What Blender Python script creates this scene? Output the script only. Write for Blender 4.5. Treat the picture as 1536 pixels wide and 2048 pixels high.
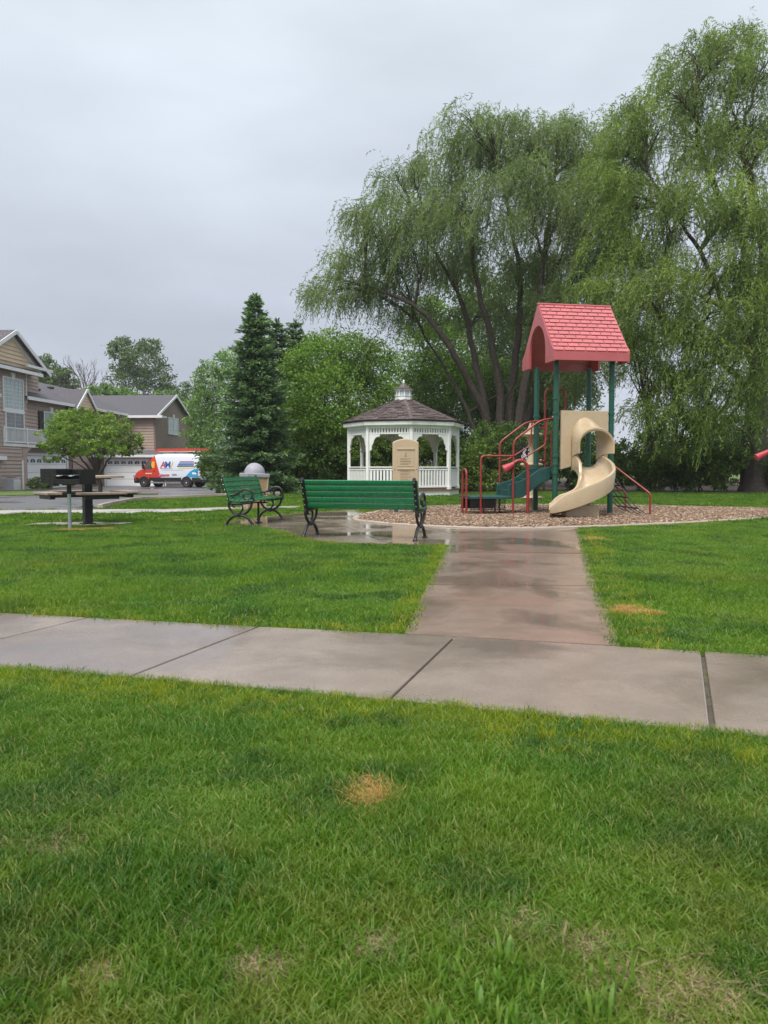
import bpy, bmesh, math, random
import numpy as np
from mathutils import Vector, Matrix
R = math.radians
for o in list(bpy.data.objects): bpy.data.objects.remove(o)
sc = bpy.context.scene
col = sc.collection

# ------------------------------------------------------------------ camera, sky, sun, exposure
CH = 1.1; FP = 1540.0; PIT = math.atan(89 / FP)
cam = bpy.data.cameras.new('camera'); camo = bpy.data.objects.new('camera', cam); col.objects.link(camo)
camo.location = (0, 0, CH); camo.rotation_euler = (R(90) - PIT, 0, 0)
cam.sensor_fit = 'VERTICAL'; cam.sensor_height = 36; cam.sensor_width = 27; cam.lens = FP / 2048 * 36
cam.clip_start = 0.05; cam.clip_end = 4000
cam.dof.use_dof = True; cam.dof.focus_distance = 14; cam.dof.aperture_fstop = 7.5
sc.camera = camo
SUN_EL, SUN_AZ = 58, 205        # degrees; azimuth clockwise from +Y
w = bpy.data.worlds.new('World'); sc.world = w; w.use_nodes = True
nt = w.node_tree; nt.nodes.clear()
def wn(t, **k):
    n = nt.nodes.new(t)
    for a, b in k.items(): setattr(n, a, b)
    return n
def wl(a, b): nt.links.new(a, b)
out = wn('ShaderNodeOutputWorld'); bg = wn('ShaderNodeBackground'); wl(bg.outputs[0], out.inputs[0])
sky = wn('ShaderNodeTexSky'); sky.sky_type = 'NISHITA'; sky.sun_disc = False
sky.sun_elevation = R(SUN_EL); sky.sun_rotation = R(SUN_AZ)
tc = wn('ShaderNodeTexCoord'); sep = wn('ShaderNodeSeparateXYZ'); wl(tc.outputs['Generated'], sep.inputs[0])
ramp = wn('ShaderNodeValToRGB'); wl(sep.outputs['Z'], ramp.inputs[0])
cr = ramp.color_ramp                      # overcast deck: dimmer and greyer low down, brighter towards the zenith
cr.elements[0].position = 0.0; cr.elements[0].color = (.31, .325, .38, 1)
cr.elements[1].position = 1.0; cr.elements[1].color = (1.06, 1.07, 1.08, 1)
for p_, c_ in ((.12, (.32, .338, .395, 1)), (.28, (.365, .392, .445, 1)), (.5, (.455, .50, .545, 1)), (.75, (.77, .79, .81, 1))):
    e = cr.elements.new(p_); e.color = c_
mp = wn('ShaderNodeMapping'); mp.inputs['Scale'].default_value = (1.5, 1.5, 4.2); mp.inputs['Location'].default_value = (3.1, .4, 1.7)
wl(tc.outputs['Generated'], mp.inputs[0])
nz = wn('ShaderNodeTexNoise'); nz.inputs['Scale'].default_value = 1.5; nz.inputs['Detail'].default_value = 4; nz.inputs['Roughness'].default_value = .5
wl(mp.outputs[0], nz.inputs[0])
mr = wn('ShaderNodeMapRange'); mr.inputs[1].default_value = .3; mr.inputs[2].default_value = .7; mr.inputs[3].default_value = .86; mr.inputs[4].default_value = 1.14
wl(nz.outputs[0], mr.inputs[0])
mul = wn('ShaderNodeMix', data_type='RGBA', blend_type='MULTIPLY'); mul.inputs[0].default_value = 1
wl(ramp.outputs[0], mul.inputs[6]); wl(mr.outputs[0], mul.inputs[7])
sks = wn('ShaderNodeMix', data_type='RGBA', blend_type='MULTIPLY'); sks.inputs[0].default_value = 1
wl(sky.outputs[0], sks.inputs[6]); sks.inputs[7].default_value = (.1, .1, .1, 1)
mx = wn('ShaderNodeMix', data_type='RGBA'); mx.inputs[0].default_value = .93
wl(sks.outputs[2], mx.inputs[6]); wl(mul.outputs[2], mx.inputs[7]); wl(mx.outputs[2], bg.inputs[0])
bg.inputs[1].default_value = .66
sl = bpy.data.lights.new('sun', 'SUN'); sl.energy = 1.5; sl.angle = R(35); sl.color = (1, .94, .84)
so = bpy.data.objects.new('sun', sl); col.objects.link(so); so.location = (0, 0, 40)
sd = Vector((math.sin(R(SUN_AZ)) * math.cos(R(SUN_EL)), math.cos(R(SUN_AZ)) * math.cos(R(SUN_EL)), math.sin(R(SUN_EL))))
so.rotation_euler = (-sd).to_track_quat('-Z', 'Y').to_euler()
vs = sc.view_settings; vs.view_transform = 'Standard'; vs.look = 'None'; vs.exposure = 1.4; vs.gamma = 1; vs.use_curve_mapping = False

# ------------------------------------------------------------------ helpers
def ray(px, py):
    dx = (px - 768) / FP; dy = -(py - 1024) / FP
    return Vector((dx, math.cos(PIT) + dy * math.sin(PIT), -math.sin(PIT) + dy * math.cos(PIT)))
def G(px, py, z=0.0):
    d = ray(px, py); t = (z - CH) / d.z
    return (d.x * t, d.y * t)
def at(px, py, Y):
    d = ray(px, py); t = Y / d.y
    return Vector((d.x * t, Y, CH + d.z * t))
def sst(a, b, x):
    t = np.clip((x - a) / (b - a), 0, 1); return t * t * (3 - 2 * t)
def terr(x, y): return -0.42 * sst(21, 50, y) * sst(-3, -11, x)
def inpoly(x, y, poly):
    x = np.asarray(x); y = np.asarray(y); r = np.zeros(x.shape, bool); n = len(poly); j = n - 1
    for i in range(n):
        xi, yi = poly[i]; xj, yj = poly[j]
        c = ((yi > y) != (yj > y)) & (x < (xj - xi) * (y - yi) / ((yj - yi) if yj != yi else 1e-9) + xi)
        r ^= c; j = i
    return r
def crom(pts, n=8, closed=False):
    P = [Vector(p) for p in pts]; m = len(P); o = []
    for i in range(m if closed else m - 1):
        if closed: a, b, c, d = P[i - 1], P[i], P[(i + 1) % m], P[(i + 2) % m]
        else: a, b, c, d = P[max(i - 1, 0)], P[i], P[i + 1], P[min(i + 2, m - 1)]
        for k in range(n):
            t = k / n
            o.append(.5 * ((2 * b) + (c - a) * t + (2 * a - 5 * b + 4 * c - d) * t * t + (3 * b - a - 3 * c + d) * t ** 3))
    if not closed: o.append(P[-1])
    return o
def tag(o, label=None, cat=None, group=None, kind=None):
    if label: o['label'] = label
    if cat: o['category'] = cat
    if group: o['group'] = group
    if kind: o['kind'] = kind
    return o
def T(name, label, cat, loc=(0, 0, 0), rz=0, group=None):
    o = bpy.data.objects.new(name, None); col.objects.link(o); o.empty_display_size = .2
    o.location = loc; o.rotation_euler = (0, 0, rz)
    return tag(o, label, cat, group)
def link(name, me, parent=None, loc=None):
    o = bpy.data.objects.new(name, me); col.objects.link(o)
    if parent: o.parent = parent
    if loc is not None: o.location = loc
    return o
def copy_tree(o, parent=None):
    c = o.copy(); col.objects.link(c); c.parent = parent
    for ch in list(o.children): copy_tree(ch, c)
    return c
class MB:
    def __init__(s): s.v = []; s.f = []
    def add(s, vs, fs):
        b = len(s.v); s.v += [tuple(v) for v in vs]; s.f += [tuple(i + b for i in f) for f in fs]; return s
    def box(s, c, d, M=None, rz=0):
        x, y, z = d[0] / 2, d[1] / 2, d[2] / 2
        vs = [Vector(p) for p in ((-x, -y, -z), (x, -y, -z), (x, y, -z), (-x, y, -z), (-x, -y, z), (x, -y, z), (x, y, z), (-x, y, z))]
        if rz: vs = [Matrix.Rotation(rz, 3, 'Z') @ v for v in vs]
        if M is not None: vs = [M @ v for v in vs]
        c = Vector(c)
        return s.add([v + c for v in vs], [(0, 3, 2, 1), (4, 5, 6, 7), (0, 1, 5, 4), (1, 2, 6, 5), (2, 3, 7, 6), (3, 0, 4, 7)])
    def b2(s, x0, x1, y0, y1, z0, z1): return s.box(((x0 + x1) / 2, (y0 + y1) / 2, (z0 + z1) / 2), (x1 - x0, y1 - y0, z1 - z0))
    def beam(s, p, q, a, b, up=(0, 0, 1)):
        p = Vector(p); q = Vector(q); d = (q - p); L = d.length; d.normalize()
        u = Vector(up); sx = d.cross(u)
        if sx.length < 1e-4: sx = d.cross(Vector((1, 0, 0)))
        sx.normalize(); u = sx.cross(d)
        M = Matrix((sx, d, u)).transposed()
        return s.box((p + q) / 2, (a, L, b), M)
    def tube(s, pts, r, n=8, cap=True):
        P = [Vector(p) for p in pts]; m = len(P)
        rr = r if isinstance(r, (list, tuple)) else [r] * m
        t0 = (P[1] - P[0]).normalized(); u = t0.orthogonal().normalized(); vs = []
        for i in range(m):
            t = (P[min(i + 1, m - 1)] - P[max(i - 1, 0)])
            if t.length < 1e-9: t = t0
            t.normalize(); u = u - t * u.dot(t)
            if u.length < 1e-6: u = t.orthogonal()
            u.normalize(); v = t.cross(u)
            for k in range(n):
                a = 2 * math.pi * k / n; vs.append(P[i] + (u * math.cos(a) + v * math.sin(a)) * rr[i])
        fs = [(i * n + k, i * n + (k + 1) % n, (i + 1) * n + (k + 1) % n, (i + 1) * n + k) for i in range(m - 1) for k in range(n)]
        if cap: fs += [tuple(range(n))[::-1], tuple((m - 1) * n + k for k in range(n))]
        return s.add(vs, fs)
    def lathe(s, prof, n=24, c=(0, 0, 0), axis='z'):
        vs = []; c = Vector(c)
        for (r, z) in prof:
            for k in range(n):
                a = 2 * math.pi * k / n
                p = (r * math.cos(a), r * math.sin(a), z)
                if axis == 'y': p = (p[0], p[2], p[1])
                if axis == 'x': p = (p[2], p[0], p[1])
                vs.append(Vector(p) + c)
        m = len(prof)
        fs = [(i * n + k, i * n + (k + 1) % n, (i + 1) * n + (k + 1) % n, (i + 1) * n + k) for i in range(m - 1) for k in range(n)]
        fs += [tuple(range(n))[::-1], tuple((m - 1) * n + k for k in range(n))]
        return s.add(vs, fs)
    def prism(s, poly, d, f):
        """poly: 2d points; f(a,b,t) -> 3d; extruded t = 0..d"""
        n = len(poly); vs = [f(a, b, 0) for a, b in poly] + [f(a, b, d) for a, b in poly]
        return s.add(vs, [tuple(range(n))[::-1], tuple(range(n, 2 * n))] + [(i, (i + 1) % n, n + (i + 1) % n, n + i) for i in range(n)])
    def loft(s, rings, cap=True, closed=True):
        n = len(rings[0]); m = len(rings); vs = [p for r_ in rings for p in r_]
        kk = n if closed else n - 1
        fs = [(i * n + k, i * n + (k + 1) % n, (i + 1) * n + (k + 1) % n, (i + 1) * n + k) for i in range(m - 1) for k in range(kk)]
        if cap: fs += [tuple(range(n))[::-1], tuple((m - 1) * n + k for k in range(n))]
        return s.add(vs, fs)
    def mesh(s, name, mat, smooth=False, recalc=True):
        me = bpy.data.meshes.new(name); me.from_pydata(s.v, [], s.f)
        if recalc:
            bm = bmesh.new(); bm.from_mesh(me); bmesh.ops.recalc_face_normals(bm, faces=bm.faces); bm.to_mesh(me); bm.free()
        if mat: me.materials.append(mat)
        if smooth: me.shade_smooth() if smooth is True else me.polygons.foreach_set('use_smooth', [True] * len(me.polygons))
        return me
    def build(s, name, mat, parent=None, smooth=False, bevel=0, seg=2, loc=None, auto=False):
        me = s.mesh(name, mat, smooth)
        o = link(name, me, parent, loc)
        if bevel:
            b = o.modifiers.new('bevel', 'BEVEL'); b.width = bevel; b.segments = seg; b.limit_method = 'ANGLE'; b.angle_limit = R(40)
        if auto:
            me.polygons.foreach_set('use_smooth', [True] * len(me.polygons))
            me.set_sharp_from_angle(angle=R(38))
        return o

# ------------------------------------------------------------------ materials
def new_mat(name):
    m = bpy.data.materials.new(name); m.use_nodes = True; n = m.node_tree; n.nodes.clear()
    o = n.nodes.new('ShaderNodeOutputMaterial'); b = n.nodes.new('ShaderNodeBsdfPrincipled'); n.links.new(b.outputs[0], o.inputs[0])
    return m, n, b, o
def mth(n, op, a, b=None, c=None, clamp=False):
    x = n.nodes.new('ShaderNodeMath'); x.operation = op; x.use_clamp = clamp
    for i, v in enumerate((a, b, c)):
        if v is None: continue
        if isinstance(v, (int, float)): x.inputs[i].default_value = v
        else: n.links.new(v, x.inputs[i])
    return x.outputs[0]
def noise(n, vec, scale, detail=3, rough=.55, dist=0):
    x = n.nodes.new('ShaderNodeTexNoise'); x.inputs['Scale'].default_value = scale; x.inputs['Detail'].default_value = detail
    x.inputs['Roughness'].default_value = rough; x.inputs['Distortion'].default_value = dist
    n.links.new(vec, x.inputs['Vector']); return x.outputs[0]
def rng_(n, v, a, b, c, d):
    x = n.nodes.new('ShaderNodeMapRange'); n.links.new(v, x.inputs[0])
    for i, q in enumerate((a, b, c, d)): x.inputs[i + 1].default_value = q
    return x.outputs[0]
def mixc(n, f, a, b, blend='MIX'):
    x = n.nodes.new('ShaderNodeMix'); x.data_type = 'RGBA'; x.blend_type = blend
    for i, v in ((0, f), (6, a), (7, b)):
        if isinstance(v, (int, float)): x.inputs[i].default_value = v
        elif isinstance(v, tuple): x.inputs[i].default_value = v if len(v) == 4 else v + (1,)
        else: n.links.new(v, x.inputs[i])
    return x.outputs[2]
def coords(n, kind='Object'):
    if kind == 'World':
        g = n.nodes.new('ShaderNodeNewGeometry'); return g.outputs['Position']
    t = n.nodes.new('ShaderNodeTexCoord'); return t.outputs[kind]
def bump(n, b, h, strength=.3, dist=.01):
    x = n.nodes.new('ShaderNodeBump'); x.inputs['Strength'].default_value = strength; x.inputs['Distance'].default_value = dist
    n.links.new(h, x.inputs['Height']); n.links.new(x.outputs[0], b.inputs['Normal'])
def pm(name, c1, c2=None, scale=6, rough=.5, rvar=.1, bmp=0, bscale=60, metal=0, kind='Object', spec=.5, coat=0, dirt=None):
    m, n, b, o = new_mat(name); v = coords(n, kind)
    c2 = c2 or tuple(x * .8 for x in c1)
    f = rng_(n, noise(n, v, scale, 4), .3, .7, 0, 1)
    c = mixc(n, f, c1, c2)
    if dirt:
        f2 = rng_(n, noise(n, v, scale * .35, 5, .65), .52, .68, 0, .7); c = mixc(n, f2, c, dirt)
    n.links.new(c, b.inputs['Base Color'])
    n.links.new(rng_(n, noise(n, v, scale * 1.7, 3), .3, .7, max(rough - rvar, .02), rough + rvar), b.inputs['Roughness'])
    b.inputs['Metallic'].default_value = metal; b.inputs['Specular IOR Level'].default_value = spec; b.inputs['Coat Weight'].default_value = coat
    b.inputs['Coat Roughness'].default_value = .12
    if bmp: bump(n, b, noise(n, v, bscale, 3), bmp, .01)
    return m
def leaf_mat(name, c0, c1, c2, trans=.35, rough=.45, wscale=.5, spec=.4):
    m, n, b, o = new_mat(name); b.inputs['Roughness'].default_value = rough; b.inputs['Specular IOR Level'].default_value = spec
    a = n.nodes.new('ShaderNodeAttribute'); a.attribute_name = 'tint'
    rp = n.nodes.new('ShaderNodeValToRGB'); e = rp.color_ramp.elements
    e[0].color = c0 + (1,); e[1].color = c2 + (1,); k = e.new(.5); k.color = c1 + (1,)
    n.links.new(a.outputs['Fac'], rp.inputs[0])
    f = rng_(n, noise(n, coords(n, 'World'), wscale, 2), .3, .7, .75, 1.25)
    c = mixc(n, 1.0, rp.outputs[0], f, 'MULTIPLY')
    n.links.new(c, b.inputs['Base Color'])
    t = n.nodes.new('ShaderNodeBsdfTranslucent'); n.links.new(mixc(n, 1.0, c, (1.0, 1.15, .6), 'MULTIPLY'), t.inputs[0])
    ms = n.nodes.new('ShaderNodeMixShader'); ms.inputs[0].default_value = trans
    n.links.new(b.outputs[0], ms.inputs[1]); n.links.new(t.outputs[0], ms.inputs[2]); n.links.new(ms.outputs[0], o.inputs[0])
    return m
M = {}
M['green'] = pm('bench_green_paint', (.009, .155, .058), (.008, .125, .046), 5, .28, .1, .08, 40, coat=.3)
M['iron'] = pm('black_cast_iron', (.006, .006, .0065), (.011, .011, .012), 20, .42, .1, .15, 120)
M['bolt'] = pm('bolt_steel', (.55, .55, .55), None, 20, .3, .1, metal=1)
M['white'] = pm('white_paint', (.78, .79, .79), (.70, .71, .71), 3, .45, .1, .05, 30, dirt=(.55, .55, .50))
M['trim'] = pm('white_trim', (.72, .74, .76), (.62, .64, .66), 2, .5, .1)
M['tan_plastic'] = pm('tan_plastic', (.46, .365, .245), (.42, .33, .215), 3, .3, .08, .03, 50, coat=.25, dirt=(.36, .28, .185))
M['red_plastic'] = pm('faded_red_plastic', (.46, .105, .115), (.40, .085, .095), 2.5, .34, .08, .04, 60, coat=.3, dirt=(.37, .085, .085))
M['red_metal'] = pm('red_coated_pipe', (.25, .026, .024), (.19, .022, .019), 8, .4, .1, .05, 60, dirt=(.22, .05, .035))
M['green_metal'] = pm('green_post_coat', (.012, .085, .055), (.014, .07, .048), 5, .35, .1, .03, 60)
M['green_vinyl'] = pm('dark_green_vinyl_deck', (.012, .07, .065), (.012, .055, .05), 8, .45, .1, .2, 90)
M['rubber'] = pm('black_rubber', (.012, .012, .012), None, 20, .6, .1)
M['galv'] = pm('galvanised_pipe', (.42, .46, .47), (.33, .37, .38), 12, .42, .1, .04, 60, metal=.7)
M['wood_top'] = pm('weathered_plank', (.36, .28, .215), (.27, .205, .155), 9, .5, .1, .2, 40)
M['shingle_dark'] = pm('cedar_shake', (.105, .078, .076), (.05, .038, .038), 3.5, .55, .12, .4, 45, kind='World')
def vary(m, lo, hi):
    n = m.node_tree; b = next(x for x in n.nodes if x.type == 'BSDF_PRINCIPLED'); l = b.inputs['Base Color'].links[0].from_socket
    oi = n.nodes.new('ShaderNodeObjectInfo'); n.links.new(mixc(n, 1.0, l, rng_(n, oi.outputs['Random'], 0, 1, lo, hi), 'MULTIPLY'), b.inputs['Base Color'])
vary(M['shingle_dark'], .55, 1.5)
M['deck_wood'] = pm('deck_wood', (.22, .12, .08), (.16, .09, .06), 6, .5, .1)
M['pebble'] = pm('exposed_aggregate', (.48, .33, .17), (.22, .14, .07), 42, .7, .1, 1.0, 50)
M['lid_grey'] = pm('grey_lid_plastic', (.29, .29, .34), (.25, .25, .3), 3, .5, .1)
M['siding'] = pm('tan_vinyl_siding', (.37, .29, .245), (.325, .25, .21), 1.2, .6, .08)
M['siding_y'] = pm('pale_yellow_siding', (.62, .49, .34), (.57, .45, .31), 1.5, .6, .08)
M['roof_grey'] = pm('grey_asphalt_shingles', (.085, .08, .098), (.05, .048, .06), 9, .75, .1, .5, 22)
M['glass'] = pm('window_glass', (.05, .07, .075), (.09, .12, .12), 1.5, .06, .02, spec=.9)
M['blind'] = pm('window_with_blind', (.26, .36, .37), (.34, .43, .44), 1.5, .12, .05, spec=.8)
M['dark'] = pm('dark_recess', (.02, .018, .017), None, 3, .8, .1)
M['door_white'] = pm('garage_door_white', (.80, .82, .85), (.74, .76, .79), 1.5, .5, .1)
M['bark'] = pm('willow_bark', (.085, .065, .052), (.035, .028, .024), 7, .8, .1, 1.0, 14)
M['bark_grey'] = pm('grey_bark', (.11, .095, .085), (.06, .05, .045), 7, .8, .1, .8, 20)
M['tire'] = pm('tyre', (.015, .015, .016), None, 10, .65, .1)
M['rim'] = pm('wheel_rim', (.52, .52, .53), None, 10, .35, .1)
M['ladder_red'] = pm('orange_red_fibreglass', (.55, .07, .04), (.45, .06, .035), 8, .45, .1)
M['alu'] = pm('aluminium', (.6, .62, .64), None, 10, .35, .1, metal=.8)
def flat(name, c, rough=.4): M[name] = pm(name, c, c, 3, rough, .05)
vary(M['red_plastic'], .9, 1.08); vary(M['green'], .88, 1.1); vary(M['wood_top'], .8, 1.2)
flat('van_white', (.66, .70, .78), .3); flat('decal_red', (.55, .03, .05)); flat('decal_blue', (.02, .10, .38)); flat('decal_teal', (.03, .30, .55))
flat('decal_navy', (.012, .02, .09)); flat('decal_yellow', (.62, .52, .12)); flat('decal_magenta', (.50, .04, .14)); flat('decal_grey', (.12, .13, .17)); flat('decal_white', (.8, .8, .82))
flat('horn_red', (.40, .035, .055), .35); flat('lamp_red', (.35, .02, .02), .15); flat('lamp_clear', (.6, .62, .63), .1); flat('engraved', (.16, .11, .07), .6); flat('high_vis', (.75, .35, .02), .6)

def brick_mat():
    m, n, b, o = new_mat('brown_brick'); v = coords(n)
    br = n.nodes.new('ShaderNodeTexBrick'); br.inputs['Scale'].default_value = 1
    br.inputs['Brick Width'].default_value = .22; br.inputs['Row Height'].default_value = .075; br.inputs['Mortar Size'].default_value = .008
    br.inputs['Color1'].default_value = (.25, .175, .15, 1); br.inputs['Color2'].default_value = (.18, .125, .11, 1); br.inputs['Mortar'].default_value = (.25, .22, .21, 1)
    cb = n.nodes.new('ShaderNodeCombineXYZ'); sp = n.nodes.new('ShaderNodeSeparateXYZ'); n.links.new(v, sp.inputs[0])
    n.links.new(mth(n, 'ADD', sp.outputs[0], sp.outputs[1]), cb.inputs[0]); n.links.new(sp.outputs[2], cb.inputs[1])
    n.links.new(cb.outputs[0], br.inputs['Vector']); n.links.new(br.outputs[0], b.inputs['Base Color']); b.inputs['Roughness'].default_value = .75
    return m
M['brick'] = brick_mat()

def wet_concrete(name, c1, c2, r0, r1, pscale=.7, red=None, puddle=.55):
    m, n, b, o = new_mat(name); v = coords(n, 'World')
    big = noise(n, v, pscale, 4, .55, .4); fine = noise(n, v, 35, 4, .7); mid = noise(n, v, 3.2, 4, .6)
    wet = rng_(n, big, puddle - .055, puddle + .055, 0, 1)
    c = mixc(n, rng_(n, mid, .3, .7, 0, 1), c1, c2)
    c = mixc(n, rng_(n, fine, .35, .7, 0, .5), c, tuple(x * .62 for x in c1))
    sp = noise(n, v, 160, 2, .6); c = mixc(n, rng_(n, sp, .62, .72, 0, .6), c, tuple(min(x * 1.7, 1) for x in c1))
    c = mixc(n, mth(n, 'MULTIPLY', wet, .45), c, tuple(x * .5 for x in c2))
    c = mixc(n, rng_(n, noise(n, v, 1.3, 5, .65, .6), .52, .66, 0, .4), c, tuple(x * .55 for x in c2))
    if red: c = mixc(n, rng_(n, noise(n, v, .9, 3), .5, .7, 0, .5), c, red)
    n.links.new(c, b.inputs['Base Color'])
    rr = mth(n, 'ADD', mth(n, 'MULTIPLY', rng_(n, fine, .3, .7, r1 * .8, r1 * 1.2), mth(n, 'SUBTRACT', 1.0, wet)), mth(n, 'MULTIPLY', wet, r0))
    n.links.new(rr, b.inputs['Roughness'])
    bp = n.nodes.new('ShaderNodeBump'); bp.inputs['Distance'].default_value = .004
    n.links.new(mth(n, 'MULTIPLY', mth(n, 'SUBTRACT', 1.05, wet), .35), bp.inputs['Strength']); n.links.new(fine, bp.inputs['Height']); n.links.new(bp.outputs[0], b.inputs['Normal'])
    return m
M['sidewalk'] = wet_concrete('damp_sidewalk_concrete', (.255, .21, .18), (.19, .153, .13), .10, .32, .6, puddle=.53)
M['path'] = wet_concrete('wet_brown_concrete', (.24, .18, .15), (.175, .13, .108), .07, .22, .8, (.22, .125, .10), puddle=.52)
M['patio'] = wet_concrete('soaked_patio_concrete', (.27, .22, .185), (.19, .15, .125), .035, .24, .75, puddle=.49)
M['kerb'] = wet_concrete('kerb_concrete', (.40, .33, .28), (.33, .27, .225), .2, .5, .8, puddle=.7)
M['walk_far'] = wet_concrete('pale_walk_concrete', (.42, .39, .37), (.36, .33, .31), .15, .4, .8, puddle=.6)
M['asphalt'] = wet_concrete('wet_asphalt', (.12, .116, .125), (.085, .083, .092), .16, .42, .35, puddle=.56)
M['joint'] = pm('joint_dirt', (.05, .04, .032), (.09, .075, .05), 14, .8, .1, .4, 60, kind='World')

vary(M['path'], .8, 1.2); vary(M['sidewalk'], .93, 1.07)
def ground_cols(n, v):
    """lawn colour field shared by soil and blades (world position): lush, mid and yellowish patches"""
    a = rng_(n, noise(n, v, .55, 4, .6), .38, .62, 0, 1); b_ = rng_(n, noise(n, v, 2.3, 3, .55), .35, .68, 0, 1)
    c = mixc(n, a, (.021, .120, .009), (.092, .205, .010))
    c = mixc(n, mth(n, 'MULTIPLY', b_, .6), c, (.15, .245, .013))
    c = mixc(n, rng_(n, noise(n, v, 1.45, 4, .62), .50, .61, 0, .85), c, (.010, .075, .010))
    c = mixc(n, rng_(n, noise(n, v, .42, 3, .6), .52, .68, 0, .5), c, (.17, .205, .022))
    sp = n.nodes.new('ShaderNodeSeparateXYZ'); n.links.new(v, sp.inputs[0])       # the lawn is thinner and more thatched on the worn strip
    wr = mth(n, 'MULTIPLY', rng_(n, sp.outputs[1], 2.7, 1.5, 0, 1), rng_(n, noise(n, v, 2.6, 4, .62), .47, .62, .05, .6))
    c = mixc(n, wr, c, (.225, .205, .04))
    return c
def mk_soil():
    m, n, b, o = new_mat('lawn_soil'); v = coords(n, 'World'); c = ground_cols(n, v)
    f = rng_(n, noise(n, v, 20, 4, .7), .35, .65, .25, .75)
    c = mixc(n, f, c, (.075, .075, .022)); n.links.new(c, b.inputs['Base Color']); b.inputs['Roughness'].default_value = .85
    bump(n, b, noise(n, v, 60, 3), .6, .03); return m
M['soil'] = mk_soil()
def mk_blade(name, straw=False, yel=False):
    m, n, b, o = new_mat(name); v = coords(n, 'World')
    at_ = n.nodes.new('ShaderNodeAttribute'); at_.attribute_name = 'tint'
    if straw: c = mixc(n, at_.outputs['Fac'], (.62, .36, .12), (.33, .24, .12))
    else:
        c = ground_cols(n, v)
        c = mixc(n, rng_(n, at_.outputs['Fac'], .0, 1, 0, .45), c, (.17, .29, .045))
        if yel: c = mixc(n, .68, c, (.30, .33, .015))
        c = mixc(n, rng_(n, at_.outputs['Fac'], .90, 1.0, 0, .7), c, (.42, .34, .14))
    n.links.new(c, b.inputs['Base Color']); b.inputs['Roughness'].default_value = .42; b.inputs['Specular IOR Level'].default_value = .35
    t = n.nodes.new('ShaderNodeBsdfTranslucent'); n.links.new(mixc(n, 1.0, c, (1.3, 1.35, .7), 'MULTIPLY'), t.inputs[0])
    ms = n.nodes.new('ShaderNodeMixShader'); ms.inputs[0].default_value = .4
    n.links.new(b.outputs[0], ms.inputs[1]); n.links.new(t.outputs[0], ms.inputs[2]); n.links.new(ms.outputs[0], o.inputs[0])
    return m
M['blade'] = mk_blade('grass_blade'); M['blade_y'] = mk_blade('yellowish_grass_blade', False, True); M['straw'] = mk_blade('dead_grass_blade', True)
M['thatch'] = pm('dry_thatch', (.30, .235, .13), (.19, .15, .085), 30, .8, .1, kind='World')
M['litter'] = pm('leaf_litter_soil', (.075, .05, .032), (.04, .03, .02), 1.5, .85, .1, .8, 18, kind='World')
M['mulchbase'] = pm('mulch_base', (.20, .125, .09), (.11, .07, .05), 22, .8, .1, 1, 40, kind='World')
def mk_chip():
    m, n, b, o = new_mat('wood_chip'); a = n.nodes.new('ShaderNodeAttribute'); a.attribute_name = 'tint'
    rp = n.nodes.new('ShaderNodeValToRGB'); e = rp.color_ramp.elements
    e[0].color = (.09, .058, .038, 1); e[1].color = (.38, .275, .19, 1); k = e.new(.5); k.color = (.20, .13, .088, 1)
    n.links.new(a.outputs['Fac'], rp.inputs[0]); n.links.new(rp.outputs[0], b.inputs['Base Color']); b.inputs['Roughness'].default_value = .6
    return m
M['chip'] = mk_chip()
M['willow'] = leaf_mat('willow_leaf', (.095, .145, .055), (.17, .235, .085), (.29, .355, .16), .5)
M['willow2'] = leaf_mat('willow_leaf_yellower', (.085, .14, .035), (.17, .245, .05), (.30, .365, .10), .5)
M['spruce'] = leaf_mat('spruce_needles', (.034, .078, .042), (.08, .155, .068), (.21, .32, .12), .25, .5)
M['birch'] = leaf_mat('birch_leaf', (0.085, 0.163, 0.031), (0.154, 0.269, 0.041), (0.307, 0.439, 0.076), .45)
M['poplar'] = leaf_mat('poplar_leaf', (0.102, 0.195, 0.062), (0.171, 0.293, 0.083), (0.324, 0.471, 0.152), .4)
M['farleaf'] = leaf_mat('far_tree_leaf', (0.068, 0.115, 0.055), (0.121, 0.180, 0.080), (0.227, 0.295, 0.122), .4)
M['crab'] = leaf_mat('crabapple_leaf', (0.085, 0.163, 0.024), (0.171, 0.269, 0.041), (0.324, 0.423, 0.076), .4)
M['shrub'] = leaf_mat('shrub_leaf', (.038, .085, .018), (.085, .155, .03), (.17, .25, .05), .45)
M['shrub_y'] = leaf_mat('light_shrub_leaf', (0.060, 0.115, 0.019), (0.129, 0.202, 0.032), (0.227, 0.302, 0.061), .35)
M['weed'] = leaf_mat('weed_leaf', (.08, .18, .02), (.13, .24, .03), (.2, .3, .06), .45)
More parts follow.
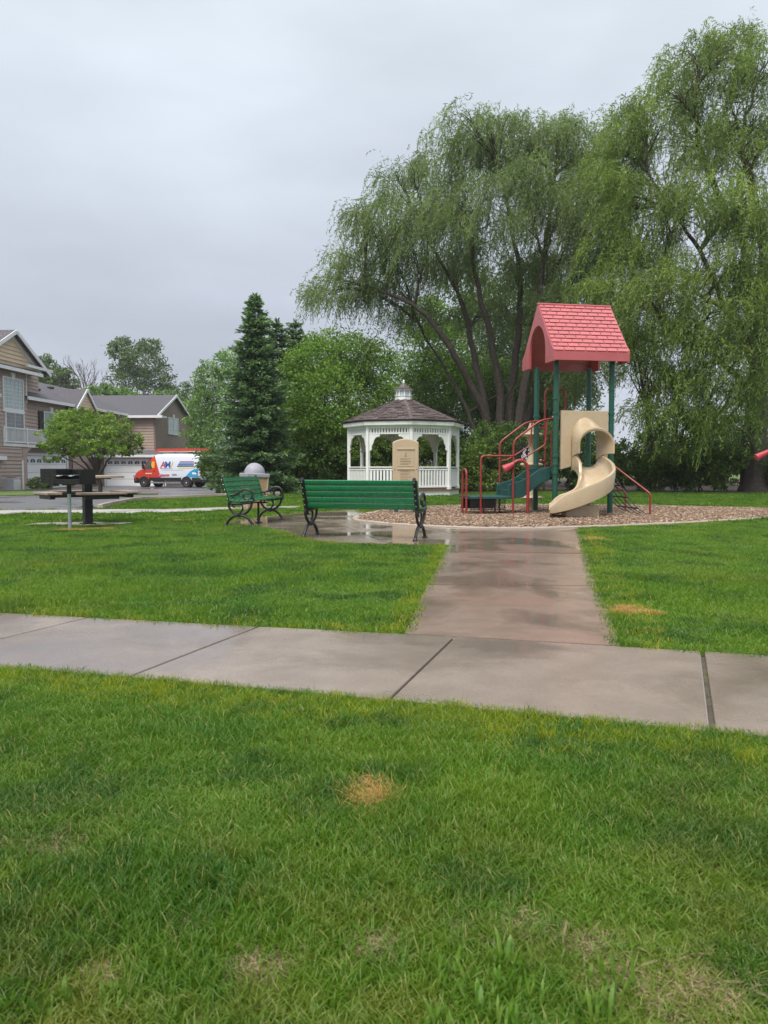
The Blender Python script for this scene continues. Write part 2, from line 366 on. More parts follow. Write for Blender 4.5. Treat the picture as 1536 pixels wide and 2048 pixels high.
#SETTING
# ------------------------------------------------------------------ ground sheets
def sheet(name, poly, dz, mat, step=1.0, parent=None, thick=0.0, top=None):
    bm = bmesh.new(); vs = [bm.verts.new((p[0], p[1], 0)) for p in poly]; bm.faces.new(vs)
    xs = [p[0] for p in poly]; ys = [p[1] for p in poly]
    if step:
        for ax, lo, hi in ((0, min(xs), max(xs)), (1, min(ys), max(ys))):
            k = math.ceil(lo / step) * step
            while k < hi:
                co = Vector((k, 0, 0)) if ax == 0 else Vector((0, k, 0)); no = Vector((1, 0, 0)) if ax == 0 else Vector((0, 1, 0))
                bmesh.ops.bisect_plane(bm, geom=bm.verts[:] + bm.edges[:] + bm.faces[:], plane_co=co, plane_no=no, dist=1e-5); k += step
    if thick:
        r = bmesh.ops.extrude_face_region(bm, geom=bm.faces[:])
        for v in r['geom']:
            if isinstance(v, bmesh.types.BMVert): v.co.z -= thick
    for v in bm.verts: v.co.z += float(terr(v.co.x, v.co.y)) + dz
    bmesh.ops.recalc_face_normals(bm, faces=bm.faces)
    me = bpy.data.meshes.new(name); bm.to_mesh(me); bm.free(); me.materials.append(mat)
    if not thick and me.polygons[0].normal.z < 0: me.flip_normals()
    return link(name, me, parent)
gx = sorted(set([-260, -150, -90, -60] + list(range(-42, 33)) + [45, 70, 150, 260]))
gy = sorted(set([-40, -20, -8] + list(range(-3, 92)) + [110, 150, 220, 330]))
gv = [(x, y, float(terr(x, y))) for y in gy for x in gx]; nx = len(gx)
gf = [(j * nx + i, j * nx + i + 1, (j + 1) * nx + i + 1, (j + 1) * nx + i) for j in range(len(gy) - 1) for i in range(nx - 1)]
me = bpy.data.meshes.new('lawn_ground'); me.from_pydata(gv, [], gf); me.materials.append(M['soil'])
tag(link('lawn_ground', me), 'broad green lawn around the playground and sidewalk', 'lawn', kind='structure')

def GP(pts): return [G(*p) for p in pts]
def lerp(a, b, t): return tuple(a[i] + (b[i] - a[i]) * t for i in range(len(a)))
# sidewalk in the foreground, slab by slab
far_e = [(-420, 1208), (0, 1231), (400, 1253), (808, 1274), (1240, 1299), (1536, 1318), (1900, 1342)]
near_e = [(-420, 1306), (0, 1341), (260, 1361), (620, 1393), (900, 1417), (1200, 1449), (1536, 1482), (1900, 1520)]
def edge_y(e, x):
    for a, b in zip(e, e[1:]):
        if a[0] <= x <= b[0]: return a[1] + (b[1] - a[1]) * (x - a[0]) / (b[0] - a[0])
joints = [(-420, -420), (0 - 170, 175), (258, 517), (779, 909), (1423, 1403), (1900, 1760)]   # (near px, far px)
sw = tag(sheet('sidewalk', GP([(x, y) for x, y in far_e] + near_e[::-1]), .003, M['joint'], 0), 'damp grey concrete sidewalk crossing the lawn', 'sidewalk', kind='structure')
for (n0, f0), (n1, f1) in zip(joints, joints[1:]):
    g = 2.3
    P = [(f0 + (g if f0 < 1300 else 6), edge_y(far_e, f0 + g)), (f1 - g, edge_y(far_e, f1 - g)), (n1 - g * 1.3, edge_y(near_e, min(n1, 1899))), (n0 + (g * 1.3 if n0 < 1400 else 9), edge_y(near_e, max(n0, -419)))]
    o = sheet('slab', GP(P), .022, M['sidewalk'], 0, sw, thick=.03)
    b = o.modifiers.new('bevel', 'BEVEL'); b.width = .008; b.segments = 2; b.limit_method = 'ANGLE'
SIDEWALK = GP(far_e + near_e[::-1])
# path to the playground
pl = [(808, 1274), (822, 1244), (852, 1180), (884, 1118), (897, 1093)]
pr = [(1240, 1299), (1222, 1240), (1195, 1178), (1174, 1112), (1160, 1062)]
PATH = GP(pl + [(905, 1066)] + [(1162, 1062)] + pr[::-1])
pth = tag(sheet('path', PATH, .004, M['kerb'], 0), 'wet brown concrete path leading from the sidewalk to the play area', 'path', kind='structure')  # paler base shows in the slab gaps, painting the joints' edge highlight
def ex(e, y):
    for a, b in zip(e, e[1:]):
        if b[1] <= y <= a[1]: return a[0] + (b[0] - a[0]) * (y - a[1]) / (b[1] - a[1])
    return e[-1][0]
cuts = [(1274, 1299), (1173, 1176), (1107, 1110), (1064, 1064)]
for k in range(3):
    (a0, b0), (a1, b1) = cuts[k], cuts[k + 1]
    ia = [p for p in pl if a1 < p[1] < a0]; ib = [p for p in pr if b1 < p[1] < b0]
    e0 = 1.0 if k else 1.6
    P = [(ex(pl, a0 - e0), a0 - e0)] + ia + [((ex(pl, a1 + 1) if k < 2 else 905), a1 + .9), (ex(pr, b1 + 1), b1 + .9)] + ib[::-1] + [(ex(pr, b0 - e0), b0 - e0)]
    sheet('slab', GP(P), .02, M['path'], 0, pth, thick=.03)
# mulch bed, its kerb, the patio
bed = [(-.66, 16.1), (-.2, 15.0), (.7, 14.1), (2, 13.55), (3.5, 13.8), (5.3, 14.6), (8, 16.2), (10.2, 18.0), (10.7, 19.3), (9.9, 20.4), (6.8, 21.9), (4.4, 22.3), (2.3, 21.9), (.6, 20.6), (-.4, 18.2)]
BED = [tuple(p)[:2] for p in crom([(x, y, 0) for x, y in bed], 6, True)]
cb = Vector((4.6, 17.8))
def offs(poly, d):
    o = []; n = len(poly)
    for i in range(n):
        a = Vector(poly[i - 1]); b = Vector(poly[(i + 1) % n]); t = (b - a).normalized(); nn = Vector((t.y, -t.x)); o.append(tuple(Vector(poly[i]) + nn * d))
    return o
sgn = 1 if inpoly(np.array([offs(BED, .2)[0][0]]), np.array([offs(BED, .2)[0][1]]), BED)[0] else -1
IN = offs(BED, sgn * .2)
tag(sheet('mulch_bed', offs(BED, sgn * .1), .012, M['mulchbase'], 0), 'round bed of brown wood chips under the play structure', 'mulch bed', kind='structure')
kb = MB(); n = len(BED)
for i in range(n):
    j = (i + 1) % n; A, B, C, D = BED[i], BED[j], IN[j], IN[i]
    b0 = len(kb.v); kb.v += [(A[0], A[1], -.02), (A[0], A[1], .045), (D[0], D[1], .045), (D[0], D[1], -.02)]
for i in range(n):
    j = (i + 1) % n
    for k in range(3): kb.f.append((i * 4 + k, j * 4 + k, j * 4 + k + 1, i * 4 + k + 1))
ko = kb.build('kerb', M['kerb'], bevel=.015); tag(ko, 'low concrete kerb ring around the mulch bed', 'kerb', kind='structure')
pat = [(897, 1093), (830, 1092), (760, 1091), (690, 1088), (630, 1083), (592, 1076), (562, 1062), (520, 1055), (470, 1052), (446, 1049), (470, 1042), (520, 1035), (590, 1028), (660, 1024), (716, 1021), (745, 1027), (728, 1037), (735, 1046), (790, 1054), (900, 1060), (1000, 1062.5), (1000, 1066), (905, 1066)]
PATIO = GP(pat[:15]) + [tuple(v_) for v_ in BED[-6:]] + [tuple(v_) for v_ in BED[:25]] + GP([(1161, 1063.6), (905, 1065.6)])
# patio: joint-separated slabs, cut along lines
pto = tag(sheet('patio', PATIO, .005, M['joint'], 0), 'soaked concrete patio under the green benches', 'patio', kind='structure')
def clip(poly, a, b, c):      # keep a*x+b*y<=c
    o = []
    for i in range(len(poly)):
        p, q = poly[i], poly[(i + 1) % len(poly)]; dp = a * p[0] + b * p[1] - c; dq = a * q[0] + b * q[1] - c
        if dp <= 0: o.append(p)
        if dp * dq < 0: t = dp / (dp - dq); o.append(lerp(p, q, t))
    return o
for k, (x0, x1) in enumerate([(-4, -2.05), (-2.03, -.52), (-.50, .93), (.95, 4)]):
    for (y0, y1) in [(9, 13.1), (13.12, 15.2), (15.22, 22)]:
        Q = PATIO
        for a, b, c in ((1, .25, x1 + 3.3), (-1, -.25, -x0 - 3.3), (-.2, 1, y1), (.2, -1, -y0)): Q = clip(Q, a, b, c) if Q else Q
        if len(Q) > 2:
            ar = abs(sum(Q[i][0] * Q[i - 1][1] - Q[i - 1][0] * Q[i][1] for i in range(len(Q)))) / 2
            if ar > .02: sheet('slab', Q, .021, M['patio'], 0, pto, thick=.02)
# far walk, road, driveway, kerb, island
WALK = GP([(-200, 1024), (0, 1022), (210, 1020), (330, 1019.5), (440, 1016), (600, 1013), (600, 1016.5), (450, 1021.5), (330, 1027), (210, 1029), (0, 1031), (-200, 1034)])
wk = tag(sheet('far_walk', WALK, .02, M['walk_far'], 1.0), 'pale concrete walk between the lawn and the road', 'walk', kind='structure')
ROAD = [G(-900, 1021.5), G(0, 1021.5), G(150, 1019.8), G(205, 1017), G(245, 1009, -.03), G(290, 1003, -.08), G(450, 996, -.1), G(640, 991, -.1), (-2.0, 45), (-6.5, 48), (-8.5, 61), (-8.6, 66.5), (-23.2, 66.5), (-23.6, 46), (-24, 36), (-30, 30)]
tag(sheet('road', ROAD, .012, M['asphalt'], 1.0), 'wet dark asphalt road and driveway by the townhouses', 'road', kind='structure')
ISL = [(-31, 34.5), (-24, 34.6), (-17.5, 35.2), (-13.2, 37), (-11.6, 39.5), (-12.2, 41.6), (-13.6, 42.6), (-17.5, 44.5), (-22.3, 47.5), (-23.9, 51.5), (-24.6, 51.5), (-24.9, 46), (-31, 44)]
tag(sheet('grass_island', ISL, .05, M['soil'], 1.0, thick=.06), 'grass island at the townhouse driveway', 'lawn', kind='structure')
kl = [(205, 1017.5, 0), (245, 1009.5, -.03), (290, 1003.5, -.08), (370, 1000, -.09), (450, 996.5, -.1), (560, 994, -.1)]
kp = crom([(*G(a, b, c), 0) for a, b, c in kl], 6); q = MB()
rings = []
for i, p in enumerate(kp):
    t = (kp[min(i + 1, len(kp) - 1)] - kp[max(i - 1, 0)]).normalized(); s_ = Vector((t.y, -t.x, 0)); z = float(terr(p.x, p.y))
    rings.append([p + s_ * a + Vector((0, 0, z + h)) for a, h in ((-.15, -.02), (-.13, .12), (0.0, .13), (0.02, -.02))])
q.loft(rings); tag(q.build('road_kerb', M['kerb'], bevel=.02), 'concrete kerb curving along the road edge', 'kerb', kind='structure')
LIT = [(3, 33.5), (8, 33.6), (14, 33.2), (22, 32.5), (60, 33), (80, 70), (-5, 75), (-6.5, 42), (-6.0, 36), (-2.5, 35.2)]
tag(sheet('leaf_litter', LIT, .015, M['litter'], 2.0), 'bare brown leaf litter under the trees', 'soil', kind='structure')
PAD = GP([(45, 1051.5), (75, 1047.5), (170, 1045), (268, 1046.5), (250, 1050), (170, 1052)])
tag(sheet('table_pad', PAD, .018, M['walk_far'], 0, thick=.03), 'thin concrete pad under the picnic table', 'pad', kind='structure')

# ------------------------------------------------------------------ grass
rs = np.random.RandomState(7)
def np_mesh(name, V, F, mat, tint=None, smooth=False):
    me = bpy.data.meshes.new(name); k = F.shape[1]
    me.vertices.add(len(V)); me.vertices.foreach_set('co', np.ascontiguousarray(V, np.float32).ravel())
    me.loops.add(F.size); me.loops.foreach_set('vertex_index', np.ascontiguousarray(F, np.int32).ravel())
    me.polygons.add(len(F)); me.polygons.foreach_set('loop_start', np.arange(0, F.size, k, dtype=np.int32))
    if tint is not None:
        a = me.attributes.new('tint', 'FLOAT', 'FACE'); a.data.foreach_set('value', np.ascontiguousarray(tint, np.float32))
    me.update(calc_edges=True); me.materials.append(mat)
    if smooth: me.polygons.foreach_set('use_smooth', np.ones(len(F), bool))
    return me
def tuft(name, nb, rad, h0, h1, wd, mat, seed, lean=.5, rich=True):
    r = np.random.RandomState(seed)
    a = r.rand(nb) * 6.283; d = np.sqrt(r.rand(nb)) * rad; bx = np.cos(a) * d; by = np.sin(a) * d
    h = h0 + (h1 - h0) * r.rand(nb); la = r.rand(nb) * 6.283; ln = h * lean * (.25 + r.rand(nb)); w_ = wd * (.7 + .6 * r.rand(nb))
    fa = r.rand(nb) * 6.283; sx = np.cos(fa) * w_ / 2; sy = np.sin(fa) * w_ / 2; lx = np.cos(la) * ln; ly = np.sin(la) * ln
    def P(t, s): return np.stack([bx + lx * t ** 2 + sx * s, by + ly * t ** 2 + sy * s, h * (t - .25 * t * t * lean)], 1)
    tint = r.rand(nb)
    if rich:
        V = np.stack([P(0, -1), P(0, 1), P(.45, -.9), P(.45, .9), P(.8, -.55), P(.8, .55), P(1, 0), P(1, .01)], 1).reshape(-1, 3)
        b = np.arange(nb)[:, None] * 8
        F = np.concatenate([b + [0, 1, 3, 2], b + [2, 3, 5, 4], b + [4, 5, 7, 6]]); tt = np.tile(tint, 3)
    else:
        V = np.stack([P(0, -1), P(0, 1), P(.6, .8), P(1, 0)], 1).reshape(-1, 3); b = np.arange(nb)[:, None] * 4
        F = b + np.array([0, 1, 2, 3]); tt = tint
    return np_mesh(name, V, F, mat, tt)
def scatter(name, label, cat, pts, rot, scl, inst):
    me = bpy.data.meshes.new(name); me.vertices.add(len(pts)); me.vertices.foreach_set('co', np.ascontiguousarray(pts, np.float32).ravel())
    a = me.attributes.new('rot', 'FLOAT_VECTOR', 'POINT'); a.data.foreach_set('vector', np.ascontiguousarray(rot, np.float32).ravel())
    a = me.attributes.new('scl', 'FLOAT_VECTOR', 'POINT'); a.data.foreach_set('vector', np.ascontiguousarray(scl, np.float32).ravel())
    o = link(name, me); g = bpy.data.node_groups.new(name, 'GeometryNodeTree')
    g.interface.new_socket('Geometry', in_out='INPUT', socket_type='NodeSocketGeometry'); g.interface.new_socket('Geometry', in_out='OUTPUT', socket_type='NodeSocketGeometry')
    N = g.nodes; gi = N.new('NodeGroupInput'); go = N.new('NodeGroupOutput'); ip = N.new('GeometryNodeInstanceOnPoints'); oi = N.new('GeometryNodeObjectInfo')
    oi.inputs['Object'].default_value = inst; oi.transform_space = 'ORIGINAL'
    ra = N.new('GeometryNodeInputNamedAttribute'); ra.data_type = 'FLOAT_VECTOR'; ra.inputs['Name'].default_value = 'rot'
    sa = N.new('GeometryNodeInputNamedAttribute'); sa.data_type = 'FLOAT_VECTOR'; sa.inputs['Name'].default_value = 'scl'
    L = g.links.new
    L(gi.outputs[0], ip.inputs['Points']); L(oi.outputs['Geometry'], ip.inputs['Instance']); L(ra.outputs['Attribute'], ip.inputs['Rotation']); L(sa.outputs['Attribute'], ip.inputs['Scale']); L(ip.outputs[0], go.inputs[0])
    md = o.modifiers.new('scatter', 'NODES'); md.node_group = g
    return tag(o, label, cat, kind='stuff')
def put_inst(name, me, loc, label, cat):
    o = link(name, me, None, loc); return tag(o, label, cat, kind='stuff')
def vnoise(x, y, s, seed):
    r = np.random.RandomState(seed).rand(64, 64); u = np.mod(x * s, 64); v = np.mod(y * s, 64); i = u.astype(int); j = v.astype(int); f = u - i; g = v - j
    f = f * f * (3 - 2 * f); g = g * g * (3 - 2 * g); i1 = (i + 1) % 64; j1 = (j + 1) % 64
    return (r[i, j] * (1 - f) * (1 - g) + r[i1, j] * f * (1 - g) + r[i, j1] * (1 - f) * g + r[i1, j1] * f * g)
DEAD = [(G(744, 1603), .055, .085, 1.0), (G(1252, 1221), .10, .07, .75), (G(1290, 1230), .13, .06, .5), (G(1230, 1228), .07, .05, .5), (G(530, 1940), .055, .05, .75), (G(755, 1900), .06, .05, .7), (G(1330, 1975), .13, .07, .55), (G(1400, 2005), .10, .06, .5), (G(205, 1960), .05, .04, .6), (G(80, 1700), .16, .08, .5),
        (G(430, 1705), .05, .04, .6), (G(1050, 1862), .06, .04, .75), (G(145, 1062), .30, .13, .6), (G(190, 1060), .35, .16, .5), (G(365, 1043), .18, .10, .7), (G(1190, 1080), .2, .3, .35), (G(1180, 1885), .05, .04, .6), (G(360, 1850), .05, .03, .5), (G(950, 1870), .05, .04, .5), (G(75, 1800), .04, .03, .5)]
def lawn_ok(x, y):
    ok = np.ones(x.shape, bool)
    for P in (SIDEWALK, PATH, PATIO, BED, WALK, ROAD, PAD, LIT): ok &= ~inpoly(x, y, P)
    dx = x - GZ[0]; dy = y - GZ[1]; ok &= (dx * dx + dy * dy) > 2.35 ** 2
    return ok
GZ = (.80, 31.6)
def dead_f(x, y):
    d = np.zeros(x.shape)
    for (c, a, b, s_) in DEAD: d = np.maximum(d, s_ * np.exp(-(((x - c[0]) / a) ** 2 + ((y - c[1]) / b) ** 2)))
    return d
def lawn_pts(y0, y1, dens, seed, xm=.56):
    r = np.random.RandomState(seed); A = (xm * (y0 + y1) + 1.0) * (y1 - y0); n_ = int(A * dens)
    y = y0 + (y1 - y0) * r.rand(n_); x = (r.rand(n_) * 2 - 1) * (xm * y1 + .5); k = np.abs(x) < xm * y + .5; x = x[k]; y = y[k]
    k = lawn_ok(x, y); return x[k], y[k], r
def lay(name, label, zones, insts, hmul=1.0):
    for zi, (y0, y1, dens, seed) in enumerate(zones):
        x, y, r = lawn_pts(y0, y1, dens, seed); dd = dead_f(x, y); k = r.rand(len(x)) > dd * 1.15; x = x[k]; y = y[k]
        h = .62 + .75 * vnoise(x, y, 1.6, 3) * (.6 + .8 * vnoise(x, y, .6, 5)); h *= .85 + .3 * r.rand(len(x))
        sel = r.randint(0, len(insts), len(x))
        for q_ in range(len(insts)):
            s = sel == q_; m_ = s.sum()
            if not m_: continue
            z = terr(x[s], y[s])
            rot = np.stack([(r.rand(m_) - .5) * .25, (r.rand(m_) - .5) * .25, r.rand(m_) * 6.283], 1); hs = h[s] * hmul
            scatter(name, label, 'grass', np.stack([x[s], y[s], z], 1), rot, np.stack([np.ones(m_), np.ones(m_), hs], 1), insts[q_])
ng = [put_inst('grass_tuft', tuft('grass_tuft', 42, .055, .016, .052, .0031, M['blade'], 20 + k, .9), (G(200 + 300 * k, 1700)[0], G(200 + 300 * k, 1700)[1], 0), 'tuft of fine lawn grass in the near lawn', 'grass') for k in range(4)]
mg = [put_inst('grass_tuft', tuft('grass_tuft', 38, .10, .022, .06, .0058, M['blade'], 40 + k, .8), (*G(300 + 200 * k, 1180), 0), 'tuft of lawn grass beyond the sidewalk', 'grass') for k in range(3)]
fg = [put_inst('grass_tuft', tuft('grass_tuft', 36, .22, .03, .075, .016, M['blade'], 60 + k, .7, False), (-5 - k, 16.5, 0), 'tuft of lawn grass far across the lawn', 'grass') for k in range(2)]
lay('lawn_grass', 'short wet grass of the foreground lawn', [(1.25, 2.6, 1500, 1), (2.6, 4.6, 1050, 2)], ng)
lay('lawn_grass', 'short wet grass of the lawn beyond the sidewalk', [(4.0, 8.5, 360, 3), (8.5, 15, 220, 4)], mg)
lay('lawn_grass', 'short grass far across the lawn', [(15, 22, 60, 5), (22, 36, 34, 6)], fg)
# extra yellowish fringe along pavement edges comes from the same tufts, a little taller
def fringe(polyline, seed, dens=26, off=.05, inst=mg, hm=1.0, free=False):
    r = np.random.RandomState(seed); X = []; Y = []
    for a, b in zip(polyline, polyline[1:]):
        L_ = math.dist(a, b); m_ = int(L_ * dens); t = r.rand(m_); X.append(a[0] + (b[0] - a[0]) * t + (r.rand(m_) - .5) * off * 2); Y.append(a[1] + (b[1] - a[1]) * t + (r.rand(m_) - .5) * off * 2)
    x = np.concatenate(X); y = np.concatenate(Y); k = lawn_ok(x, y) | free; x = x[k]; y = y[k]; m_ = len(x)
    if m_:
        rot = np.stack([(r.rand(m_) - .5) * .4, (r.rand(m_) - .5) * .4, r.rand(m_) * 6.283], 1)
        scatter('lawn_grass', 'ragged grass fringe along the pavement edge', 'grass', np.stack([x, y, np.zeros(m_)], 1), rot, np.stack([np.ones(m_) * .8, np.ones(m_) * .8, (.6 + .8 * r.rand(m_)) * hm], 1), inst[seed % len(inst)])
ny = [put_inst('grass_tuft', tuft('grass_tuft', 38, .06, .018, .055, .0035, M['blade_y'], 70 + k, .9), (*G(500 + 500 * k, 1500), 0), 'tuft of yellowish grass by the sidewalk edge', 'grass') for k in range(2)]
my = [put_inst('grass_tuft', tuft('grass_tuft', 38, .10, .022, .058, .0058, M['blade_y'], 75 + k, .8), (*G(500 + 900 * k, 1230), 0), 'tuft of yellowish grass by the path edge', 'grass') for k in range(2)]
fringe(GP(near_e), 81, 60, .05, ng, 1.0); fringe(GP(near_e), 82, 110, .22, ny, 1.05); fringe(GP(near_e), 83, 170, .42, ny, 1.0)
fringe(GP(far_e), 84, 55, .22, my); fringe(GP(pl), 85, 45, .16, my); fringe(GP(pr), 86, 70, .30, my); fringe(GP(pr), 87, 30, .05, mg); fringe(PATIO, 88, 30, .14, my); fringe(BED, 89, 25, .3, my)
fringe(GP(near_e), 90, 22, .03, ng, .8, True); fringe(GP(far_e[:4]), 91, 14, .03, mg, .8, True); fringe(GP(far_e[4:]), 92, 14, .03, mg, .8, True); fringe(GP(far_e[3:5]), 94, 5, .02, ng, .45, True); fringe(GP(pl), 95, 12, .03, mg, .8, True); fringe(GP(pr), 96, 12, .03, mg, .8, True)
fringe(GP([(909, 1283), (850, 1333), (779, 1393)]), 97, 3, .01, ng, .3, True); fringe(GP([(1403, 1315), (1412, 1390), (1423, 1462)]), 98, 5, .012, ng, .35, True)
# dead straw patches
st = put_inst('dead_grass_tuft', tuft('dead_grass_tuft', 34, .035, .01, .045, .003, M['straw'], 90, 1.6), (*G(744, 1603), 0), 'dead straw coloured grass tuft in the foreground lawn', 'grass')
th = put_inst('thatch_tuft', tuft('thatch_tuft', 44, .04, .004, .022, .0028, M['thatch'], 91, 2.2), (*G(530, 1940), 0), 'flat brown thatch tuft in a bare spot of the near lawn', 'grass')
for nm, lab, inst, near, z0 in (('dead_grass', 'dead straw patches in the lawn', st, False, .012), ('thatch', 'brown thatch showing in thin spots of the near lawn', th, True, .004)):
    X = []; Y = []; r = np.random.RandomState(5)
    for c, a, b, s_ in DEAD:
        if (c[1] < 2.4) != near: continue
        m_ = int((2600 * a * b * 3.14 * 1.6 + 8) * s_ ** 2); q_ = r.randn(m_, 2) * .62; X.append(c[0] + q_[:, 0] * a); Y.append(c[1] + q_[:, 1] * b)
    x = np.concatenate(X); y = np.concatenate(Y); k = lawn_ok(x, y); x = x[k]; y = y[k]; m_ = len(x)
    scatter(nm, lab, 'grass', np.stack([x, y, np.full(m_, z0)], 1), np.stack([(r.rand(m_) - .5) * .5, (r.rand(m_) - .5) * .5, r.rand(m_) * 6.28], 1), np.ones((m_, 3)), inst)
# wood chips
def chips(seed):
    q = MB(); r = random.Random(seed); tt = []
    for i in range(16):
        p = (r.uniform(-.16, .16), r.uniform(-.16, .16), r.uniform(.0, .03)); Mx = Matrix.Rotation(r.uniform(0, 6.28), 3, 'Z') @ Matrix.Rotation(r.uniform(-.5, .5), 3, 'X') @ Matrix.Rotation(r.uniform(-.4, .4), 3, 'Y')
        q.box(p, (r.uniform(.03, .075), r.uniform(.012, .03), r.uniform(.005, .012)), Mx); tt += [r.random()] * 6
    me = q.mesh('chips', M['chip'], recalc=False); a = me.attributes.new('tint', 'FLOAT', 'FACE'); a.data.foreach_set('value', tt); return me
ci = [put_inst('wood_chip_handful', chips(k), (3.0 + k, 15.2, .012), 'handful of wood chips on the mulch bed', 'wood chips') for k in range(3)]
r = np.random.RandomState(12); n_ = 14000; x = r.rand(n_) * 12 - 1; y = 13 + r.rand(n_) * 10; k = inpoly(x, y, offs(BED, sgn * .27)); x = x[k]; y = y[k]
for q_ in range(3):
    X, Y = x[q_::3], y[q_::3]; m_ = len(X)
    scatter('wood_chips', 'loose brown wood chips covering the play area', 'wood chips', np.stack([X, Y, np.full(m_, .014) + .02 * vnoise(X, Y, 1.5, 9)], 1), np.stack([np.zeros(m_), np.zeros(m_), r.rand(m_) * 6.28], 1), np.ones((m_, 3)) * (.8 + .5 * r.rand(m_))[:, None], ci[q_])
# ------------------------------------------------------------------ park benches
def arc2(cy, cz, r, a0, a1, n=10): return [(cy + r * math.cos(R(a0 + (a1 - a0) * i / n)), cz + r * math.sin(R(a0 + (a1 - a0) * i / n))) for i in range(n + 1)]
def bench_proto():
    L = 1.86
    root = T('park_bench', 'x', 'bench', group='green slatted park benches on the patio')
    for sx in (-1, 1):
        x = sx * (L / 2 - .03); q = MB()
        def tb(pts, r=.017, smooth=True):
            P = [(x, a, b) for a, b in pts]
            q.tube(crom(P, 5) if smooth else P, r * 1.22, 8)
        tb([(-.26, .02), (-.235, .07), (-.16, .155), (-.06, .2), (.05, .2), (.15, .155), (.225, .07), (.25, .02)], .021)
        tb([(-.20, .44), (-.205, .36), (-.15, .27), (-.06, .215), (.04, .21), (.14, .26), (.21, .34), (.235, .44)], .019)
        tb([(-.05, .43), (.03, .40), (.06, .34), (.035, .27), (-.01, .22)], .014)
        tb([(-.10, .43), (-.13, .39), (-.12, .355), (-.09, .36)], .014)
        tb([(-.16, .40), (-.195, .50), (-.235, .64), (-.275, .78), (-.315, .885), (-.335, .90)], .026)
        tb([(-.18, .42), (-.05, .415), (.10, .425), (.25, .445), (.285, .45)], .02)
        for fy in (-.265, .255): q.lathe([(.042, 0), (.042, .012), (.022, .035), (.018, .05)], 12, (x, fy, 0))
        q.lathe([(.01, -.03), (.04, -.028), (.045, 0), (.04, .028), (.01, .03)], 14, (x, -.005, .205), 'x')
        fr = q.build('end_frame', M['iron'], root, auto=True)
        q = MB()
        tb([(-.225, .60), (-.16, .575), (-.08, .585), (0, .63), (.09, .675), (.175, .675), (.235, .63), (.25, .565), (.215, .51), (.15, .495), (.09, .525), (.075, .58)], .017)
        tb([(.24, .56), (.27, .50), (.265, .45)], .016)
        tb([(-.14, .575), (-.13, .54), (-.09, .52)], .014); tb([(-.02, .62), (.0, .57), (.05, .545), (.12, .50), (.2, .46)], .013)
        q.build('armrest', M['iron'], fr, auto=True)
        for k in range(5):
            z = .50 + k * .088; y = -.195 - (z - .5) * .315
            MB().lathe([(.002, -.012), (.009, -.010), (.009, .006)], 8, (x + sx * .0, y - .03, z), 'y').build('bolt', M['bolt'], fr)
    for k in range(5):      # back slats
        z = .492 + k * .0885; y = -.168 - (z - .5) * .315
        q = MB(); Mx = Matrix.Rotation(R(17.5), 3, 'X'); pr_ = [(-.017, -.0435), (.008, -.0435), (.015, -.02), (.017, 0), (.015, .02), (.008, .0435), (-.017, .0435), (-.022, .02), (-.024, 0), (-.022, -.02)]
        q.loft([[Vector((xx, y, z)) + Mx @ Vector((0, a, b)) for a, b in pr_] for xx in (-L / 2 - .01, 0, L / 2 + .01)])
        q.build('back_slat', M['green'], root, bevel=.004)
    for k in range(5):      # seat slats
        y = -.125 + k * .088; z = .442 + .012 * abs(k - 2) * .6
        MB().box((0, y, z + .018), (L + .02, .080, .030)).build('seat_slat', M['green'], root, bevel=.007)
    q = MB().beam((-.0, -.12, .40), (0, .22, .40), .04, .03).beam((0, .05, .39), (0, .05, .0), .035, .035).box((0, .05, .01), (.10, .10, .02))
    q.build('centre_support', M['iron'], root)
    return root
bp = bench_proto()
a = Vector(G(607, 1078)); b = Vector(G(838, 1083)); dv = (b - a).normalized(); nrm = Vector((-dv.y, dv.x)); c = (a + b) / 2 + nrm * .25
bp.location = (c.x, c.y, .021); bp.rotation_euler.z = math.atan2(dv.y, dv.x) - R(6)
bp['label'] = 'long green slatted bench with its back turned, facing the gazebo'
b2 = copy_tree(bp)
for ch in list(bp.children):
    if ch.name.startswith('centre_support'): bpy.data.objects.remove(ch)
b2['label'] = 'green slatted bench with seat and scroll armrests showing, beside the dome topped trash bin'
a = Vector(G(454, 1054)); dv = Vector((.17, .985)).normalized(); nrm = Vector((dv.y, -dv.x)); c = a + dv * .87 + nrm * .26
b2.location = (c.x, c.y, .021); b2.rotation_euler.z = math.atan2(nrm.y, nrm.x) - R(90)

# ------------------------------------------------------------------ trash receptacle
p = G(503, 1019)
t = T('trash_bin', 'square pebbled trash bin with a grey dome lid beside the green bench', 'trash bin', (p[0], p[1] + .3, 0), R(28)); t.rotation_euler = (0, R(2.5), R(28))
q = MB()
def sq(h, z, c=.03): return [Vector((a, b, z)) for a, b in ((-h, -h + c), (-h + c, -h), (h - c, -h), (h, -h + c), (h, h - c), (h - c, h), (-h + c, h), (-h, h - c))]
q.loft([sq(.235, -.02), sq(.25, .05), sq(.285, .84)]); q.build('bin_body', M['pebble'], t)
for sx, sy in ((-1, -1), (1, -1), (1, 1), (-1, 1)):
    MB().beam((sx * .243, sy * .243, .0), (sx * .283, sy * .283, .84), .045, .045).build('corner_post', M['kerb'], t, bevel=.01)
MB().loft([sq(.315, .84), sq(.325, .86), sq(.325, .935), sq(.30, .945)]).build('lid_rim', M['lid_grey'], t, bevel=.008)
d = MB().lathe([(.275 * math.cos(R(a)), .94 + .285 * math.sin(R(a))) for a in (0, 10, 20, 30, 40, 50, 60, 70, 80, 88)], 32).build('dome_lid', M['lid_grey'], t, auto=True)

